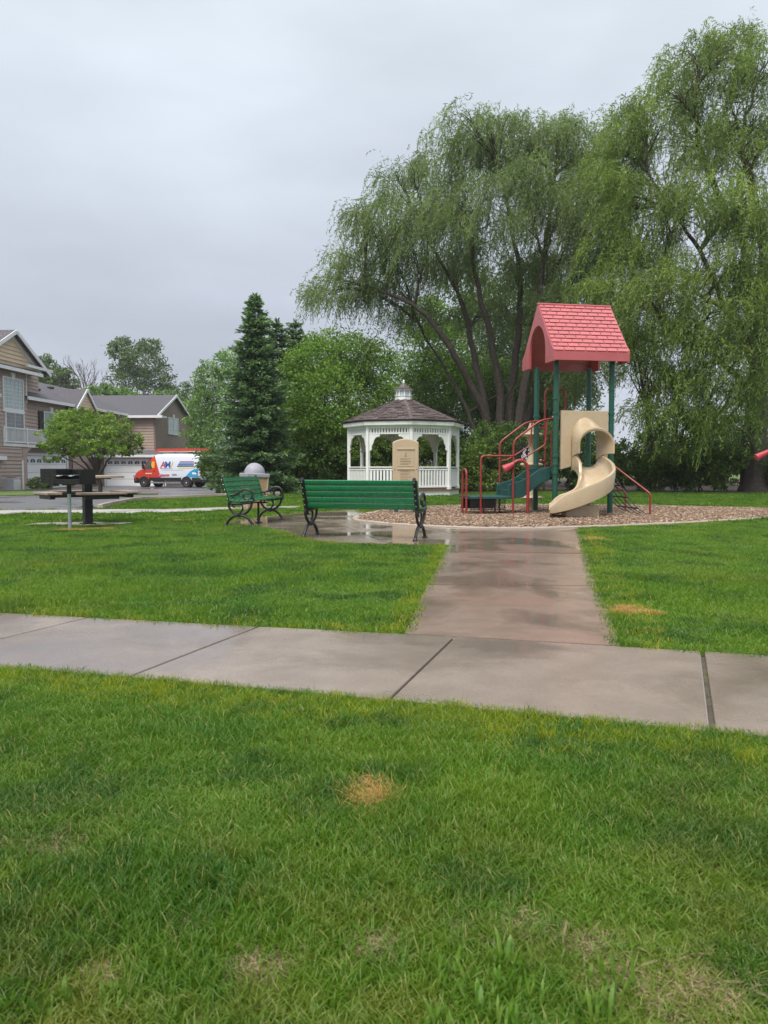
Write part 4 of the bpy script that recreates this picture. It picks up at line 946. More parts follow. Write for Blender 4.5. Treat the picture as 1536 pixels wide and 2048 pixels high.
# ------------------------------------------------------------------ vegetation helpers
def nrmz(v): return v / np.maximum(np.linalg.norm(v, axis=1, keepdims=True), 1e-9)
def leaf_quads(name, P, D, L, Wd, mat, r, tint):
    n_ = len(P); S = nrmz(np.cross(D, r.randn(n_, 3))); L = L[:, None]; Wd = Wd[:, None]
    V = np.stack([P, P + D * L * .45 + S * Wd * .5, P + D * L, P + D * L * .45 - S * Wd * .5], 1).reshape(-1, 3)
    F = np.arange(n_ * 4).reshape(-1, 4)
    return np_mesh(name, V, F, mat, np.clip(tint, 0, 1))
def limb(q, a, b, r0, r1, seed, sag=0, n=7, wob=.06, ctrl=None, sides=7):
    r = random.Random(seed); a = Vector(a); b = Vector(b); L = (b - a).length
    c = Vector(ctrl) if ctrl is not None else (a + b) / 2 + Vector((0, 0, L * .12))
    pts = []
    for i in range(n + 1):
        t = i / n; p = a * (1 - t) ** 2 + c * 2 * t * (1 - t) + b * t * t
        if 0 < i < n: p += Vector((r.uniform(-1, 1), r.uniform(-1, 1), r.uniform(-1, 1))) * L * wob * .5
        pts.append(p)
    q.tube(pts, [r0 + (r1 - r0) * (i / n) ** .8 for i in range(n + 1)], sides); return pts
def twigs(q, base, dirn, L, rad, depth, r, spread=.55, up=.15, kids=3):
    d = Vector(dirn).normalized(); p = Vector(base); pts = [p]; seg = 4
    for i in range(seg):
        d = (d + Vector((r.uniform(-1, 1), r.uniform(-1, 1), r.uniform(-1, 1))) * .16 + Vector((0, 0, up * .3))).normalized(); p = p + d * L / seg; pts.append(p)
    q.tube(pts, [rad * (1 - .55 * i / seg) for i in range(seg + 1)], 5, False)
    if depth > 0:
        for k in range(kids):
            i = r.randint(2, seg); nd = (d + Vector((r.uniform(-1, 1), r.uniform(-1, 1), r.uniform(-.6, 1))) * spread * 1.4).normalized()
            twigs(q, pts[i], nd, L * r.uniform(.5, .75), rad * .5, depth - 1, r, spread, up, kids)

# ------------------------------------------------------------------ willows
def willow(name, label, px, Y, lobes, stems, mat, seed, trunk_r, dens=1.0, wind=(-.35, -.05), leafL=.21):
    r = np.random.RandomState(seed); base = Vector((at(px, 935, Y).x, Y, 0))
    t = T(name, label, 'tree', base); q = MB()
    LB = []
    for (lx, ly, lr, dy) in lobes:
        c = at(lx, ly, Y + dy) - base; LB.append((c, lr / FP * (Y + dy)))
    rl_ = random.Random(seed + 5)
    for (c, lr) in list(LB):
        for k_ in range(2):
            a_ = rl_.uniform(0, 6.28); e_ = rl_.uniform(.75, 1.15); LB.append((c + Vector((math.cos(a_) * lr * e_, rl_.uniform(-.6, .6) * lr, abs(math.sin(a_)) * lr * e_ * .55)), lr * rl_.uniform(.28, .42)))
    # trunk and forking stems
    tips = []
    for si, s in enumerate(stems):
        P = [at(a, b, Y + dy) - base for a, b, dy in s['p']]
        P = [Vector((P[0].x, P[0].y, -.1 if s.get('root', 1) else P[0].z))] + P[1:]
        C = crom(P, 5); n_ = len(C)
        rnd = random.Random(seed + si)
        C = [p + Vector((rnd.uniform(-1, 1), rnd.uniform(-1, 1), 0)) * .05 if 0 < i < n_ - 1 else p for i, p in enumerate(C)]
        q.tube(C, [s['r'] * (1.25 if i == 0 and s.get('root', 1) else 1) * (1 - .82 * (i / (n_ - 1)) ** .9) for i in range(n_)], 9); tips += C[n_ // 3:]
    for li, (c, lr) in enumerate(LB):
        if lr < .75: continue
        k = min(tips, key=lambda p: (p - (c - Vector((0, 0, lr * .6)))).length + (2 if p.z > c.z else 0))
        C = limb(q, k, c + Vector((0, 0, lr * .3)), .085, .03, seed * 7 + li, ctrl=(k + c) / 2 + Vector((0, 0, .5)))
        rr_ = random.Random(seed + 31 * li)
        for j in range(9):
            d = Vector((rr_.gauss(0, 1), rr_.gauss(0, 1), rr_.uniform(.0, 1.0))).normalized()
            limb(q, C[rr_.randint(2, 6)], c + Vector((d.x * lr, d.y * lr, d.z * lr)), .032, .008, seed + li * 100 + j, ctrl=c + Vector((d.x * lr * .5, d.y * lr * .5, d.z * lr * 1.0)), n=5, sides=5)
    tr = q.build('trunk', M['bark'], t, auto=True)
    # hanging strands
    PP = []; DD = []; LL = []; WW = []; TT = []; tw = MB()
    for (c, lr) in LB:
        nc = max(6, int(15 * dens * lr ** 1.25)) ; c = np.array(c)
        # bunches of strands
        d = r.randn(nc, 3); d[:, 2] = np.abs(d[:, 2]) * 1.0 - .30; d = nrmz(d)
        rad = lr * (.45 + .55 * r.rand(nc) ** .5); root = c + d * rad[:, None]
        for bi in range(nc):
            ns = r.randint(6, 12); Ls = r.uniform(.7, 2.2) * (lr / 2.2) ** .4; bt = r.uniform(-.26, .26); wk_ = r.uniform(.0, 1.25)
            out = np.array([d[bi, 0], d[bi, 1], 0]) ; o0 = root[bi] + r.randn(ns, 3) * .20
            oa = nrmz(out[None] * .8 + r.randn(ns, 3) * np.array([.5, .5, .1])); spread = r.uniform(.35, 1.0, ns)
            nl = int(17 * Ls) ; tv = (np.arange(nl)[None] + r.rand(ns, nl)) / nl ; Lk = Ls * r.uniform(.6, 1.15, ns)
            tv2 = tv[..., None]; wv = np.array([wind[0] * wk_, wind[1] * wk_ + r.uniform(-.15, .15), 0.])
            lift = .45 * (1 - (1 - np.minimum(tv2 * 2.2, 1)) ** 2) * spread[:, None, None]
            pos = o0[:, None] + oa[:, None] * spread[:, None, None] * (1 - (1 - tv2) ** 2) * .9 + np.array([0, 0, 1.]) * (lift - (tv2 ** 1.35) * Lk[:, None, None]) + wv * (tv2 ** 1.5) * Lk[:, None, None]
            tan = np.gradient(pos, axis=1).reshape(-1, 3); pos = pos.reshape(-1, 3)
            dr = nrmz(nrmz(tan) + r.randn(len(pos), 3) * .5)
            PP.append(pos); DD.append(dr); LL.append(leafL * r.uniform(.7, 1.25, len(pos))); WW.append(leafL * .2 * r.uniform(.7, 1.3, len(pos)))
            TT.append(.42 + bt + r.randn(len(pos)) * .16 + .25 * (1 - tv.reshape(-1)) * .4)
    P = np.concatenate(PP); me = leaf_quads('crown', P, np.concatenate(DD), np.concatenate(LL), np.concatenate(WW), mat, r, np.concatenate(TT))
    link('crown', me, t); return t
w1 = [(690, 585, 62, 0), (735, 540, 70, 1), (775, 470, 78, -1), (835, 400, 82, 0), (905, 345, 85, 1), (985, 300, 78, -1), (1060, 300, 72, 0), (1120, 330, 78, 2), (860, 500, 95, -2), (945, 450, 100, -2.5), (1040, 420, 105, -2), (1120, 450, 90, -1), (1010, 540, 85, 2.5), (1100, 560, 85, 1.5), (800, 560, 75, 1.5), (900, 560, 70, 2.5), (655, 600, 34, .5), (1000, 262, 38, 0), (1150, 268, 34, 1), (1170, 520, 80, -1), (1150, 620, 60, -2), (760, 610, 55, 2), (1060, 650, 55, 3), (960, 640, 45, 3), (1120, 700, 60, 2.5), (830, 650, 40, 3), (1190, 680, 45, -1), (1185, 760, 40, -1), (1190, 400, 75, 0), (1200, 470, 70, 0), (1205, 560, 70, 0), (1185, 320, 55, 1), (1215, 640, 55, 0), (1150, 780, 40, 1), (1090, 770, 45, 1)]
s1 = [dict(p=[(992, 930, 0), (975, 850, 0), (935, 760, -.5), (890, 680, -1), (840, 620, -1), (770, 585, -.5), (715, 580, 0)], r=.26),
      dict(p=[(995, 930, .2), (965, 790, .5), (945, 700, .5), (925, 610, .5), (890, 540, 0), (850, 470, 0)], r=.24),
      dict(p=[(1005, 930, 0), (1000, 800, 0), (985, 690, -.5), (960, 590, -1), (940, 490, -1), (930, 400, 0)], r=.26),
      dict(p=[(1012, 930, .3), (1022, 800, 1), (1035, 680, 1), (1040, 560, 1), (1020, 440, 0), (1000, 340, -.5)], r=.28),
      dict(p=[(1018, 930, 0), (1050, 780, -.5), (1075, 650, -1), (1085, 540, -1), (1100, 430, 0), (1110, 350, 1)], r=.3),
      dict(p=[(1020, 930, .6), (1075, 760, 1.5), (1110, 640, 2), (1150, 550, 1), (1165, 480, 0)], r=.22),
      dict(p=[(985, 930, .5), (950, 860, 1), (915, 780, 2), (880, 720, 2.5), (830, 640, 2)], r=.15)]
willow('willow_tree', 'tall many stemmed willow rising behind the white gazebo', 1003, 40, w1, s1, M['willow'], 3, .3, .92, (-.26, -.03), .19)
w2 = [(1400, 150, 70, 0), (1345, 210, 62, 0), (1455, 215, 95, 1), (1530, 150, 85, 0), (1290, 285, 72, -1), (1375, 290, 90, 1), (1480, 330, 105, -1), (1560, 300, 100, 0), (1245, 330, 58, 0), (1260, 420, 80, -1), (1340, 430, 100, -2), (1440, 450, 105, -2), (1530, 470, 100, -2), (1230, 520, 70, -1), (1300, 560, 85, -2), (1400, 570, 95, -3), (1490, 600, 90, -3), (1560, 620, 90, -3), (1320, 680, 70, -3), (1395, 690, 80, -3.5), (1470, 710, 75, -4), (1300, 770, 45, -3), (1360, 780, 60, -3.5), (1430, 790, 60, -4), (1410, 100, 30, 0), (1262, 250, 34, 0), (1560, 750, 70, -3), (1210, 380, 40, 0), (1470, 110, 45, 1), (1245, 600, 55, -2), (1250, 690, 45, -3), (1510, 690, 70, -4), (1500, 790, 55, -4), (1330, 840, 45, -3.5), (1390, 850, 50, -4), (1460, 860, 50, -4.3), (1300, 620, 60, -4), (1440, 640, 80, -4), (1280, 730, 50, -3.5)]
s2 = [dict(p=[(1508, 960, 0), (1510, 850, 0), (1515, 750, 0), (1525, 640, 0), (1530, 520, 0), (1510, 400, 0), (1480, 280, 0)], r=.62),
      dict(p=[(1515, 760, 0), (1485, 660, -.5), (1450, 620, -1), (1400, 590, -1.5), (1330, 560, -1)], r=.22, root=0),
      dict(p=[(1522, 700, 0), (1500, 600, .5), (1490, 500, 1), (1440, 400, 1), (1400, 290, .5), (1390, 180, 0)], r=.3, root=0),
      dict(p=[(1510, 860, 0), (1440, 860, -1), (1370, 880, -1.5), (1300, 900, -1.5)], r=.09, root=0),
      dict(p=[(1512, 800, 0), (1460, 740, -1.5), (1400, 690, -2), (1340, 670, -2.5)], r=.16, root=0),
      dict(p=[(1520, 700, 0), (1560, 600, 0), (1590, 450, 0), (1580, 300, 0)], r=.3, root=0),
      dict(p=[(1450, 620, -1), (1400, 500, -1), (1340, 420, -1), (1290, 330, -.5)], r=.13, root=0)]
willow('willow_tree', 'giant weeping willow with thick dark trunk at the lawn edge behind the mulch bed', 1508, 35, w2, s2, M['willow2'], 5, .5, .78, (-.34, -.05), .19)

# ------------------------------------------------------------------ broadleaf trees and shrubs from leaf clumps
def leafy(name, label, cat, base, lobes, n, leaf, mat, seed, trunks=None, bark='bark_grey', group=None, asp=.55, clump=.34, stem_name='trunk', crown_name='crown', bare=0):
    """lobes: (cx,cy,cz,rx,ry,rz) relative to base"""
    r = np.random.RandomState(seed); t = T(name, label, cat, base, 0, group); q = MB()
    rr_ = random.Random(seed)
    for (a, b, r0, r1) in (trunks or []): limb(q, a, b, r0, r1, rr_.randint(0, 9999), ctrl=(Vector(a) + Vector(b)) / 2 + Vector((rr_.uniform(-.1, .1), 0, 0)), n=6)
    for (cx, cy, cz, rx_, ry_, rz_) in lobes:
        a = trunks[rr_.randrange(len(trunks))][1] if trunks else (0, 0, .2)
        for j in range(3):
            d = Vector((rr_.gauss(0, 1), rr_.gauss(0, 1), rr_.gauss(.3, 1))).normalized()
            limb(q, a, (cx + d.x * rx_ * .8, cy + d.y * ry_ * .8, cz + d.z * rz_ * .8), .035 if rx_ > .6 else .015, .006, rr_.randint(0, 9999), n=5, sides=5)
    q.build(stem_name, M[bark], t, auto=True)
    vol = np.array([l[3] * l[4] + l[3] * l[5] + l[4] * l[5] for l in lobes]); cnt = np.maximum((n * vol / vol.sum()).astype(int), 30)
    PP = []; DD = []; TT = []
    for (cx, cy, cz, rx_, ry_, rz_), m_ in zip(lobes, cnt):
        per = 26; nc = max(4, m_ // per); d = nrmz(r.randn(nc, 3)); rad = .45 + .55 * r.rand(nc) ** .6
        cc = np.array([cx, cy, cz]) + d * rad[:, None] * np.array([rx_, ry_, rz_]); ct = r.uniform(-.2, .2, nc)
        k = r.randint(0, nc, m_); sp_ = clump * min(rx_, rz_) * .8
        p = cc[k] + r.randn(m_, 3) * sp_ * np.array([1, 1, .6]) * .6
        PP.append(p); dd = nrmz(d[k] * .5 + r.randn(m_, 3) * .8 + np.array([0, 0, -.15])); DD.append(dd); TT.append(.42 + ct[k] + r.randn(m_) * .17)
    P = np.concatenate(PP); m_ = len(P); kz = P[:, 2] > .03; P = P[kz]; D = np.concatenate(DD)[kz]; tt = np.concatenate(TT)[kz]; m_ = len(P)
    link(crown_name, leaf_quads(crown_name, P, D, leaf * r.uniform(.7, 1.3, m_), leaf * asp * r.uniform(.8, 1.2, m_), mat, r, tt), t)
    return t
def from_px(Y, px, lobes_px, z0=0.0):
    x = at(px, 935, Y).x; base = Vector((x, Y, z0)); o = []
    for (lx, ly, rx_, ry_, dy) in lobes_px:
        c = at(lx, ly, Y + dy) - base; o.append((c.x, c.y, c.z, rx_ / FP * Y, rx_ / FP * Y * .9, ry_ / FP * Y))
    return base, o
# light green birches right of the spruce
b_, l_ = from_px(37, 640, [(625, 740, 55, 70, 0), (660, 720, 60, 60, 1), (600, 800, 50, 75, 0), (650, 810, 70, 80, -1), (630, 890, 65, 70, -.5), (690, 870, 45, 70, 0)])
leafy('birch_tree', 'light green birch filling the gap between the spruce and the gazebo', 'tree', b_, l_, 24000, .15, M['birch'], 11, [((0, 0, -.1), (-.3, 0, 3.4), .11, .04), ((.2, 0, -.1), (.7, .2, 4), .09, .03), ((0, .1, -.1), (.2, .1, 5), .09, .03)])
b_, l_ = from_px(39, 730, [(705, 720, 60, 55, 0), (745, 735, 45, 60, 1), (720, 800, 60, 70, 0), (770, 820, 55, 70, 0), (735, 890, 70, 70, 0), (800, 880, 60, 60, .5)])
leafy('birch_tree', 'yellow green birch with a pale leaning stem just behind the gazebo roof', 'tree', b_, l_, 24000, .15, M['birch'], 12, [((.3, -.6, -.1), (-.9, -1.2, 5.0), .07, .03), ((0, 0, -.1), (.3, 0, 4.5), .1, .03)], bark='trim')
b_, l_ = from_px(48, 850, [(850, 640, 55, 45, 0), (880, 700, 70, 60, 0), (830, 720, 60, 60, 0), (900, 780, 80, 70, 1), (830, 810, 70, 70, 0), (960, 760, 60, 70, 0)])
leafy('ash_tree', 'bright green tree seen through the willow stems', 'tree', b_, l_, 19000, .19, M['birch'], 13, [((0, 0, -.1), (0, 0, 6), .16, .05)])
b_, l_ = from_px(50, 1000, [(960, 660, 60, 60, 0), (1020, 640, 60, 60, 0), (1060, 720, 70, 70, 0), (980, 760, 80, 70, 1), (1120, 760, 70, 70, 0), (1030, 830, 90, 60, 0), (1160, 700, 50, 60, 0)])
leafy('ash_tree', 'darker green tree behind the thick willow stems and the tower roof', 'tree', b_, l_, 22000, .19, M['farleaf'], 23, [((0, 0, -.1), (0, 0, 6), .16, .05)])
b_, l_ = from_px(56, 960, [(900, 620, 60, 60, 0), (960, 590, 60, 60, 0), (1030, 600, 60, 70, 0), (1090, 640, 60, 70, 0), (940, 700, 80, 70, 1), (1040, 720, 90, 70, 0), (1000, 800, 120, 60, 0), (880, 760, 60, 80, 0), (1150, 800, 50, 70, 0)])
leafy('oak_tree', 'dense dark oak closing the view deep behind the willow stems', 'tree', b_, l_, 22000, .25, M['shrub'], 27, [((0, 0, -.1), (0, 0, 7), .2, .06)])
# poplar left of the spruce and darker hedgerow trees
b_, l_ = from_px(72, 425, [(425, 790, 32, 75, 0), (400, 830, 30, 80, 0), (455, 770, 30, 75, 1), (430, 880, 50, 60, 0), (390, 890, 22, 60, 0), (440, 735, 17, 34, 0), (404, 760, 14, 40, 0)], -.3)
leafy('poplar_tree', 'pale green poplar standing behind the tall spruce', 'tree', b_, l_, 13000, .26, M['poplar'], 14, [((0, 0, -.1), (0, 0, 5.5), .14, .04)])
b_, l_ = from_px(88, 372, [(365, 840, 34, 60, 0), (390, 860, 40, 60, 0), (350, 810, 30, 34, 4), (385, 800, 26, 44, 2), (375, 900, 40, 40, 0)], -.4)
leafy('hedgerow_tree', 'dark green tree beside the brick gable end', 'tree', b_, l_, 7000, .34, M['farleaf'], 15, [((0, 0, -.1), (0, 0, 6), .2, .06)])
b_, l_ = from_px(105, 278, [(250, 700, 34, 26, 0), (290, 720, 44, 36, 0), (310, 760, 34, 40, 0), (262, 770, 42, 40, 0), (240, 690, 18, 14, 0), (330, 800, 34, 34, 0), (300, 690, 22, 14, 0), (250, 740, 28, 24, 2)], -.4)
leafy('cottonwood_tree', 'large round crowned tree rising behind the garage roofs', 'tree', b_, l_, 11000, .36, M['farleaf'], 16, [((0, 0, -.1), (0, 0, 12), .35, .1)])
b_, l_ = from_px(98, 100, [(88, 735, 26, 22, 0), (112, 755, 30, 24, 0), (75, 760, 24, 24, 0), (135, 762, 24, 22, 0), (100, 790, 40, 30, 0)], -.4)
leafy('maple_tree', 'leafy tree beside the tall gable, behind the middle roof', 'tree', b_, l_, 7500, .34, M['farleaf'], 17, [((0, 0, -.1), (0, 0, 10), .3, .1)])
b_, l_ = from_px(92, 215, [(205, 785, 26, 18, 0), (235, 790, 26, 16, 0), (185, 790, 20, 16, 0), (260, 800, 30, 14, 0), (330, 795, 26, 14, 4)], -.4)
leafy('maple_tree', 'low bright tree tops showing just above the middle roof ridge', 'tree', b_, l_, 5500, .32, M['poplar'], 18, [((0, 0, -.1), (0, 0, 8), .25, .08)])
# bare tree
p = at(172, 935, 95); t = T('bare_tree', 'leafless grey tree standing between the leafy ones behind the roofs', 'tree', (p.x, 95, -.4)); q = MB(); rr_ = random.Random(4)
limb(q, (0, 0, -.1), (0, 0, 9.2), .28, .16, 3)
for k in range(8): twigs(q, (0, 0, 8.2 + k * .25), (rr_.uniform(-1, 1), rr_.uniform(-.6, .6), rr_.uniform(.45, 1.3)), 2.9, .11, 3, rr_, .6, .2)
q.build('trunk', M['bark'], t, auto=True)
# crabapple before the houses
b_, l_ = from_px(41, 172, [(150, 850, 56, 30, 0), (210, 852, 50, 28, 0), (110, 875, 42, 22, -.5), (175, 872, 66, 30, -1), (240, 880, 42, 24, 0), (130, 895, 40, 16, -.8), (200, 898, 60, 16, -1), (262, 897, 30, 16, 0), (170, 832, 40, 18, 0), (95, 893, 26, 12, 0), (270, 880, 18, 14, 0), (105, 915, 20, 8, 0)], -.3)
leafy('crabapple_tree', 'spreading yellow green crabapple tree in front of the garages', 'tree', b_, l_, 15500, .14, M['crab'], 19, [((.75, 0, -.1), (.65, 0, 1.0), .12, .10), ((.65, 0, .9), (-.5, 0, 2.2), .08, .04), ((.65, 0, .9), (1.4, 0, 2.1), .08, .04), ((.65, 0, .9), (.6, .3, 2.5), .08, .04), ((.65, 0, 1.0), (-1.2, -.2, 2.0), .05, .025)], bark='bark', clump=.26)
# hedge shrubs and understory below the willows
rr_ = random.Random(21); k = 0
for (px, Y, top, hw, mt) in [(455, 40, 880, 55, 's'), (560, 38, 900, 50, 's'), (610, 36.5, 905, 48, 's'), (665, 36, 870, 52, 's'), (715, 36.5, 850, 50, 'y'), (760, 37, 870, 52, 'y'), (810, 37.5, 850, 55, 'y'), (862, 37, 868, 52, 'y'), (905, 36.5, 850, 48, 's'), (945, 35.5, 872, 46, 'y'), (990, 36, 850, 50, 's'), (1035, 35.5, 880, 46, 's'), (1085, 36, 850, 52, 's'), (1140, 36.5, 862, 52, 's'), (1195, 36, 872, 50, 'y'), (1245, 36, 885, 48, 's'), (1300, 36, 870, 50, 'y'), (1350, 35.5, 885, 50, 'y'), (1400, 35.5, 860, 52, 's'), (1450, 35, 880, 50, 'y'), (1500, 36, 880, 52, 'y'), (1560, 35, 880, 60, 's')]:
    zt = at(px, top, Y).z; hwm = hw / FP * Y; L_ = []
    for j in range(7): L_.append((rr_.uniform(-.7, .7) * hwm, rr_.uniform(-.6, .6), zt * rr_.uniform(.18, .84), hwm * rr_.uniform(.45, .65), .7, zt * rr_.uniform(.2, .3)))
    leafy('hedge_shrub', 'dark green shrub in the hedge along the back of the lawn' if mt == 's' else 'light green shrub in the hedge along the back of the lawn', 'shrub', (at(px, 935, Y).x, Y, 0), L_, 7500, .12, M['shrub' if mt == 's' else 'shrub_y'], 100 + k, [((0, 0, -.1), (.1, 0, zt * .5), .05, .02), ((.2, 0, -.1), (-.4, .1, zt * .55), .04, .015)], group='dark shrubs of the hedge behind the lawn' if mt == 's' else 'light shrubs of the hedge behind the lawn', stem_name='stem', crown_name='foliage'); k += 1
# second row, taller, closing the view low under the crowns
for (px, Y, top, hw) in [(520, 44, 850, 70), (690, 46, 800, 80), (800, 45, 770, 70), (900, 45, 730, 85), (985, 46, 720, 80), (1060, 46, 740, 80), (1150, 45, 790, 70), (1345, 45, 815, 70), (1440, 46, 800, 80), (1540, 45, 790, 80)]:
    zt = at(px, top, Y).z; hwm = hw / FP * Y; L_ = [(rr_.uniform(-.7, .7) * hwm, rr_.uniform(-.6, .6), zt * rr_.uniform(.2, .85), hwm * rr_.uniform(.45, .65), .8, zt * rr_.uniform(.16, .24)) for j in range(8)]
    leafy('understory_tree', 'dark small tree in the thicket behind the hedge', 'tree', (at(px, 935, Y).x, Y, 0), L_, 9000, .15, M['shrub'], 200 + k, [((0, 0, -.1), (.1, 0, zt * .6), .08, .03), ((.3, 0, -.1), (-.5, .1, zt * .6), .06, .02)], group='small trees of the thicket behind the hedge'); k += 1

# ------------------------------------------------------------------ spruces
def spruce(label, px, Y, H, Rm, seed, nlev, dens=1.0, z0=0.0, leaf=.17, prof=.82, zlow=.12):
    r = np.random.RandomState(seed); t = T('spruce_tree', label, 'tree', (at(px, 935, Y).x, Y, z0)); q = MB()
    q.tube([(0, 0, -.1), (0.02, 0, H * .4), (0, 0, H)], [.16 * H / 9, .10 * H / 9, .012], 8)
    PP = []; DD = []; TT = []
    for i in range(nlev):
        u = (i + r.rand()) / nlev; z = zlow + (H - zlow - .05) * u ** .92; f = 1 - z / H
        rl = Rm * f ** prof * (.82 + .36 * r.rand()) + .03; nb = int(5 + 9 * f + r.randint(0, 3)); a0 = r.rand() * 6.28
        for k_ in range(nb):
            a = a0 + 6.283 * k_ / nb + r.randn() * .18; rb = rl * r.uniform(.42, 1.28); m_ = int((10 + 62 * rb) * dens); s = .12 + .88 * r.rand(m_) ** .75
            dx, dy = math.cos(a), math.sin(a); dn = (-.30 * f + .28 * (1 - f)); zc = z + rb * (dn * s + .26 * f * s ** 2.2 - .1 * s)
            lat = (r.rand(m_) * 2 - 1) * rb * .34 * (1.08 - s) ** .6 * (.4 + s * .6) + r.randn(m_) * .03
            lat += np.sign(lat) * .02
            p = np.stack([dx * rb * s - dy * lat, dy * rb * s + dx * lat, zc - np.abs(lat) * .25 + r.randn(m_) * .025 - .06 * r.rand(m_)], 1)
            sg = np.sign(lat); d = np.stack([dx * .8 - dy * sg * .75 * (s < .93), dy * .8 + dx * sg * .75 * (s < .93), -.18 + .25 * (s > .85) + r.randn(m_) * .22], 1) + r.randn(m_, 3) * .22
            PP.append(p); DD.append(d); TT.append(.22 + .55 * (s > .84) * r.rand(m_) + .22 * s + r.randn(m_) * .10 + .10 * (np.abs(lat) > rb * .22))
            if rb > .35 and r.rand() < .8: q.tube([(0, 0, z), (dx * rb * .5, dy * rb * .5, z + rb * (dn * .5)), (dx * rb * .92, dy * rb * .92, z + rb * (dn * .92 + .26 * f * .8 - .09))], [.018, .012, .005], 5, False)
    # leader
    m_ = 60; zz = H - r.rand(m_) * .5; a = r.rand(m_) * 6.28; p = np.stack([np.cos(a) * .03, np.sin(a) * .03, zz], 1); PP.append(p); DD.append(np.stack([np.cos(a) * .5, np.sin(a) * .5, np.full(m_, .7)], 1)); TT.append(np.full(m_, .5))
    q.build('trunk', M['bark'], t); P = np.concatenate(PP); D = nrmz(np.concatenate(DD)); m_ = len(P)
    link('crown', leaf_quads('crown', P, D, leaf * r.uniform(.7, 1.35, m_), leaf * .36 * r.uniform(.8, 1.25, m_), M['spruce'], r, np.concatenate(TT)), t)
    return t
Yp = 33.0; spruce('tall dark green spruce with branches to the ground beside the parked van', 513, Yp, at(492, 587, Yp).z, 1.9, 31, 60, 1.3, -.05, .17, .7)
Yp = 39.0; spruce('slender spruce tip standing next to the tall spruce', 556, Yp, at(556, 640, Yp).z, 2.2, 32, 50, 1.0, 0, .18, .62)
Yp = 42.0; spruce('rear spruce whose tip rises above the birch', 592, Yp, at(590, 641, Yp).z, 2.2, 33, 50, 1.0, 0, .18, .62)
# ------------------------------------------------------------------ broad bladed weeds in the near lawn
rr_ = random.Random(9)
def weed(base, n_, h, seed):
    r = np.random.RandomState(seed); t = T('weed_plant', 'broad bladed light green weed sprouting in the near lawn', 'weed', base, 0, 'weeds in the near lawn')
    q = MB(); V = []; F = []; tt = []
    for k_ in range(n_):
        a = r.rand() * 6.28; b0 = np.array([r.randn() * .02, r.randn() * .02, 0]); d = np.array([math.cos(a), math.sin(a), 0]); s = np.array([-d[1], d[0], 0]); hh = h * r.uniform(.5, 1.1); w_ = r.uniform(.003, .009); ln = hh * r.uniform(.1, .45); b = len(V)
        for (tp, wd) in ((0, .35), (.3, .8), (.6, 1), (.85, .7), (1, .05)):
            c = b0 + d * ln * tp ** 1.7 + np.array([0, 0, hh * (tp - .2 * tp * tp)]); V += [c - s * w_ * wd / 2 * 1.3, c + s * w_ * wd / 2 * 1.3]
        for i in range(4): F.append((b + 2 * i, b + 2 * i + 1, b + 2 * i + 3, b + 2 * i + 2)); tt.append(r.rand())
    link('leaves', np_mesh('leaves', np.array(V), np.array(F), M['weed'], np.array(tt), True), t)
for (px, py, n_, h) in [(880, 1965, 9, .085), (905, 1990, 7, .08), (990, 1945, 9, .085), (1020, 2000, 10, .08), (1045, 1960, 8, .085), (1075, 2010, 9, .075), (1170, 2040, 9, .08), (1235, 1985, 8, .085), (1215, 2050, 9, .08), (960, 2030, 8, .08), (260, 1945, 7, .05), (35, 2030, 12, .07), (230, 2010, 8, .06), (120, 2020, 9, .065), (300, 1790, 5, .045), (1010, 2070, 9, .08), (880, 2070, 9, .08)]:
    weed((*G(px, py), 0), n_ * 2, h, px + py)
# ------------------------------------------------------------------ townhouses (local x runs along the facade away from the camera, -y faces the road)
HO = Vector((-24.7, 49.6, -.42)); HR = R(86)
def lap(q, x0, x1, z0, z1, y, e=.25, axis='x', top=None):
    """lap siding as real slanted boards; axis 'x': plane at y facing -y; axis 'y': plane at x=y facing -x. top(a)->max z"""
    z = z0
    while z < z1 - .01:
        zt = min(z + e, z1); a0, a1 = x0, x1
        if top:
            a0, a1 = top(z, x0, x1)
            if a1 - a0 < .05: break
        def P(a, d, h): return (a, y - d, h) if axis == 'x' else (y - d, a, h)
        q.add([P(a0, .058, z), P(a1, .058, z), P(a1, .006, zt), P(a0, .006, zt), P(a0, -.05, z), P(a1, -.05, z)], [(0, 1, 2, 3), (4, 5, 1, 0)]); z += e
def slab(q, P, th=.12):
    P = [Vector(p) for p in P]; n0 = (P[1] - P[0]).cross(P[2] - P[0]).normalized(); n0 = n0 if n0.z > 0 else -n0; m_ = len(P)
    q.add(P + [p - n0 * th for p in P], [tuple(range(m_)), tuple(range(2 * m_ - 1, m_ - 1, -1))] + [(i, i + m_, (i + 1) % m_ + m_, (i + 1) % m_) for i in range(m_)])
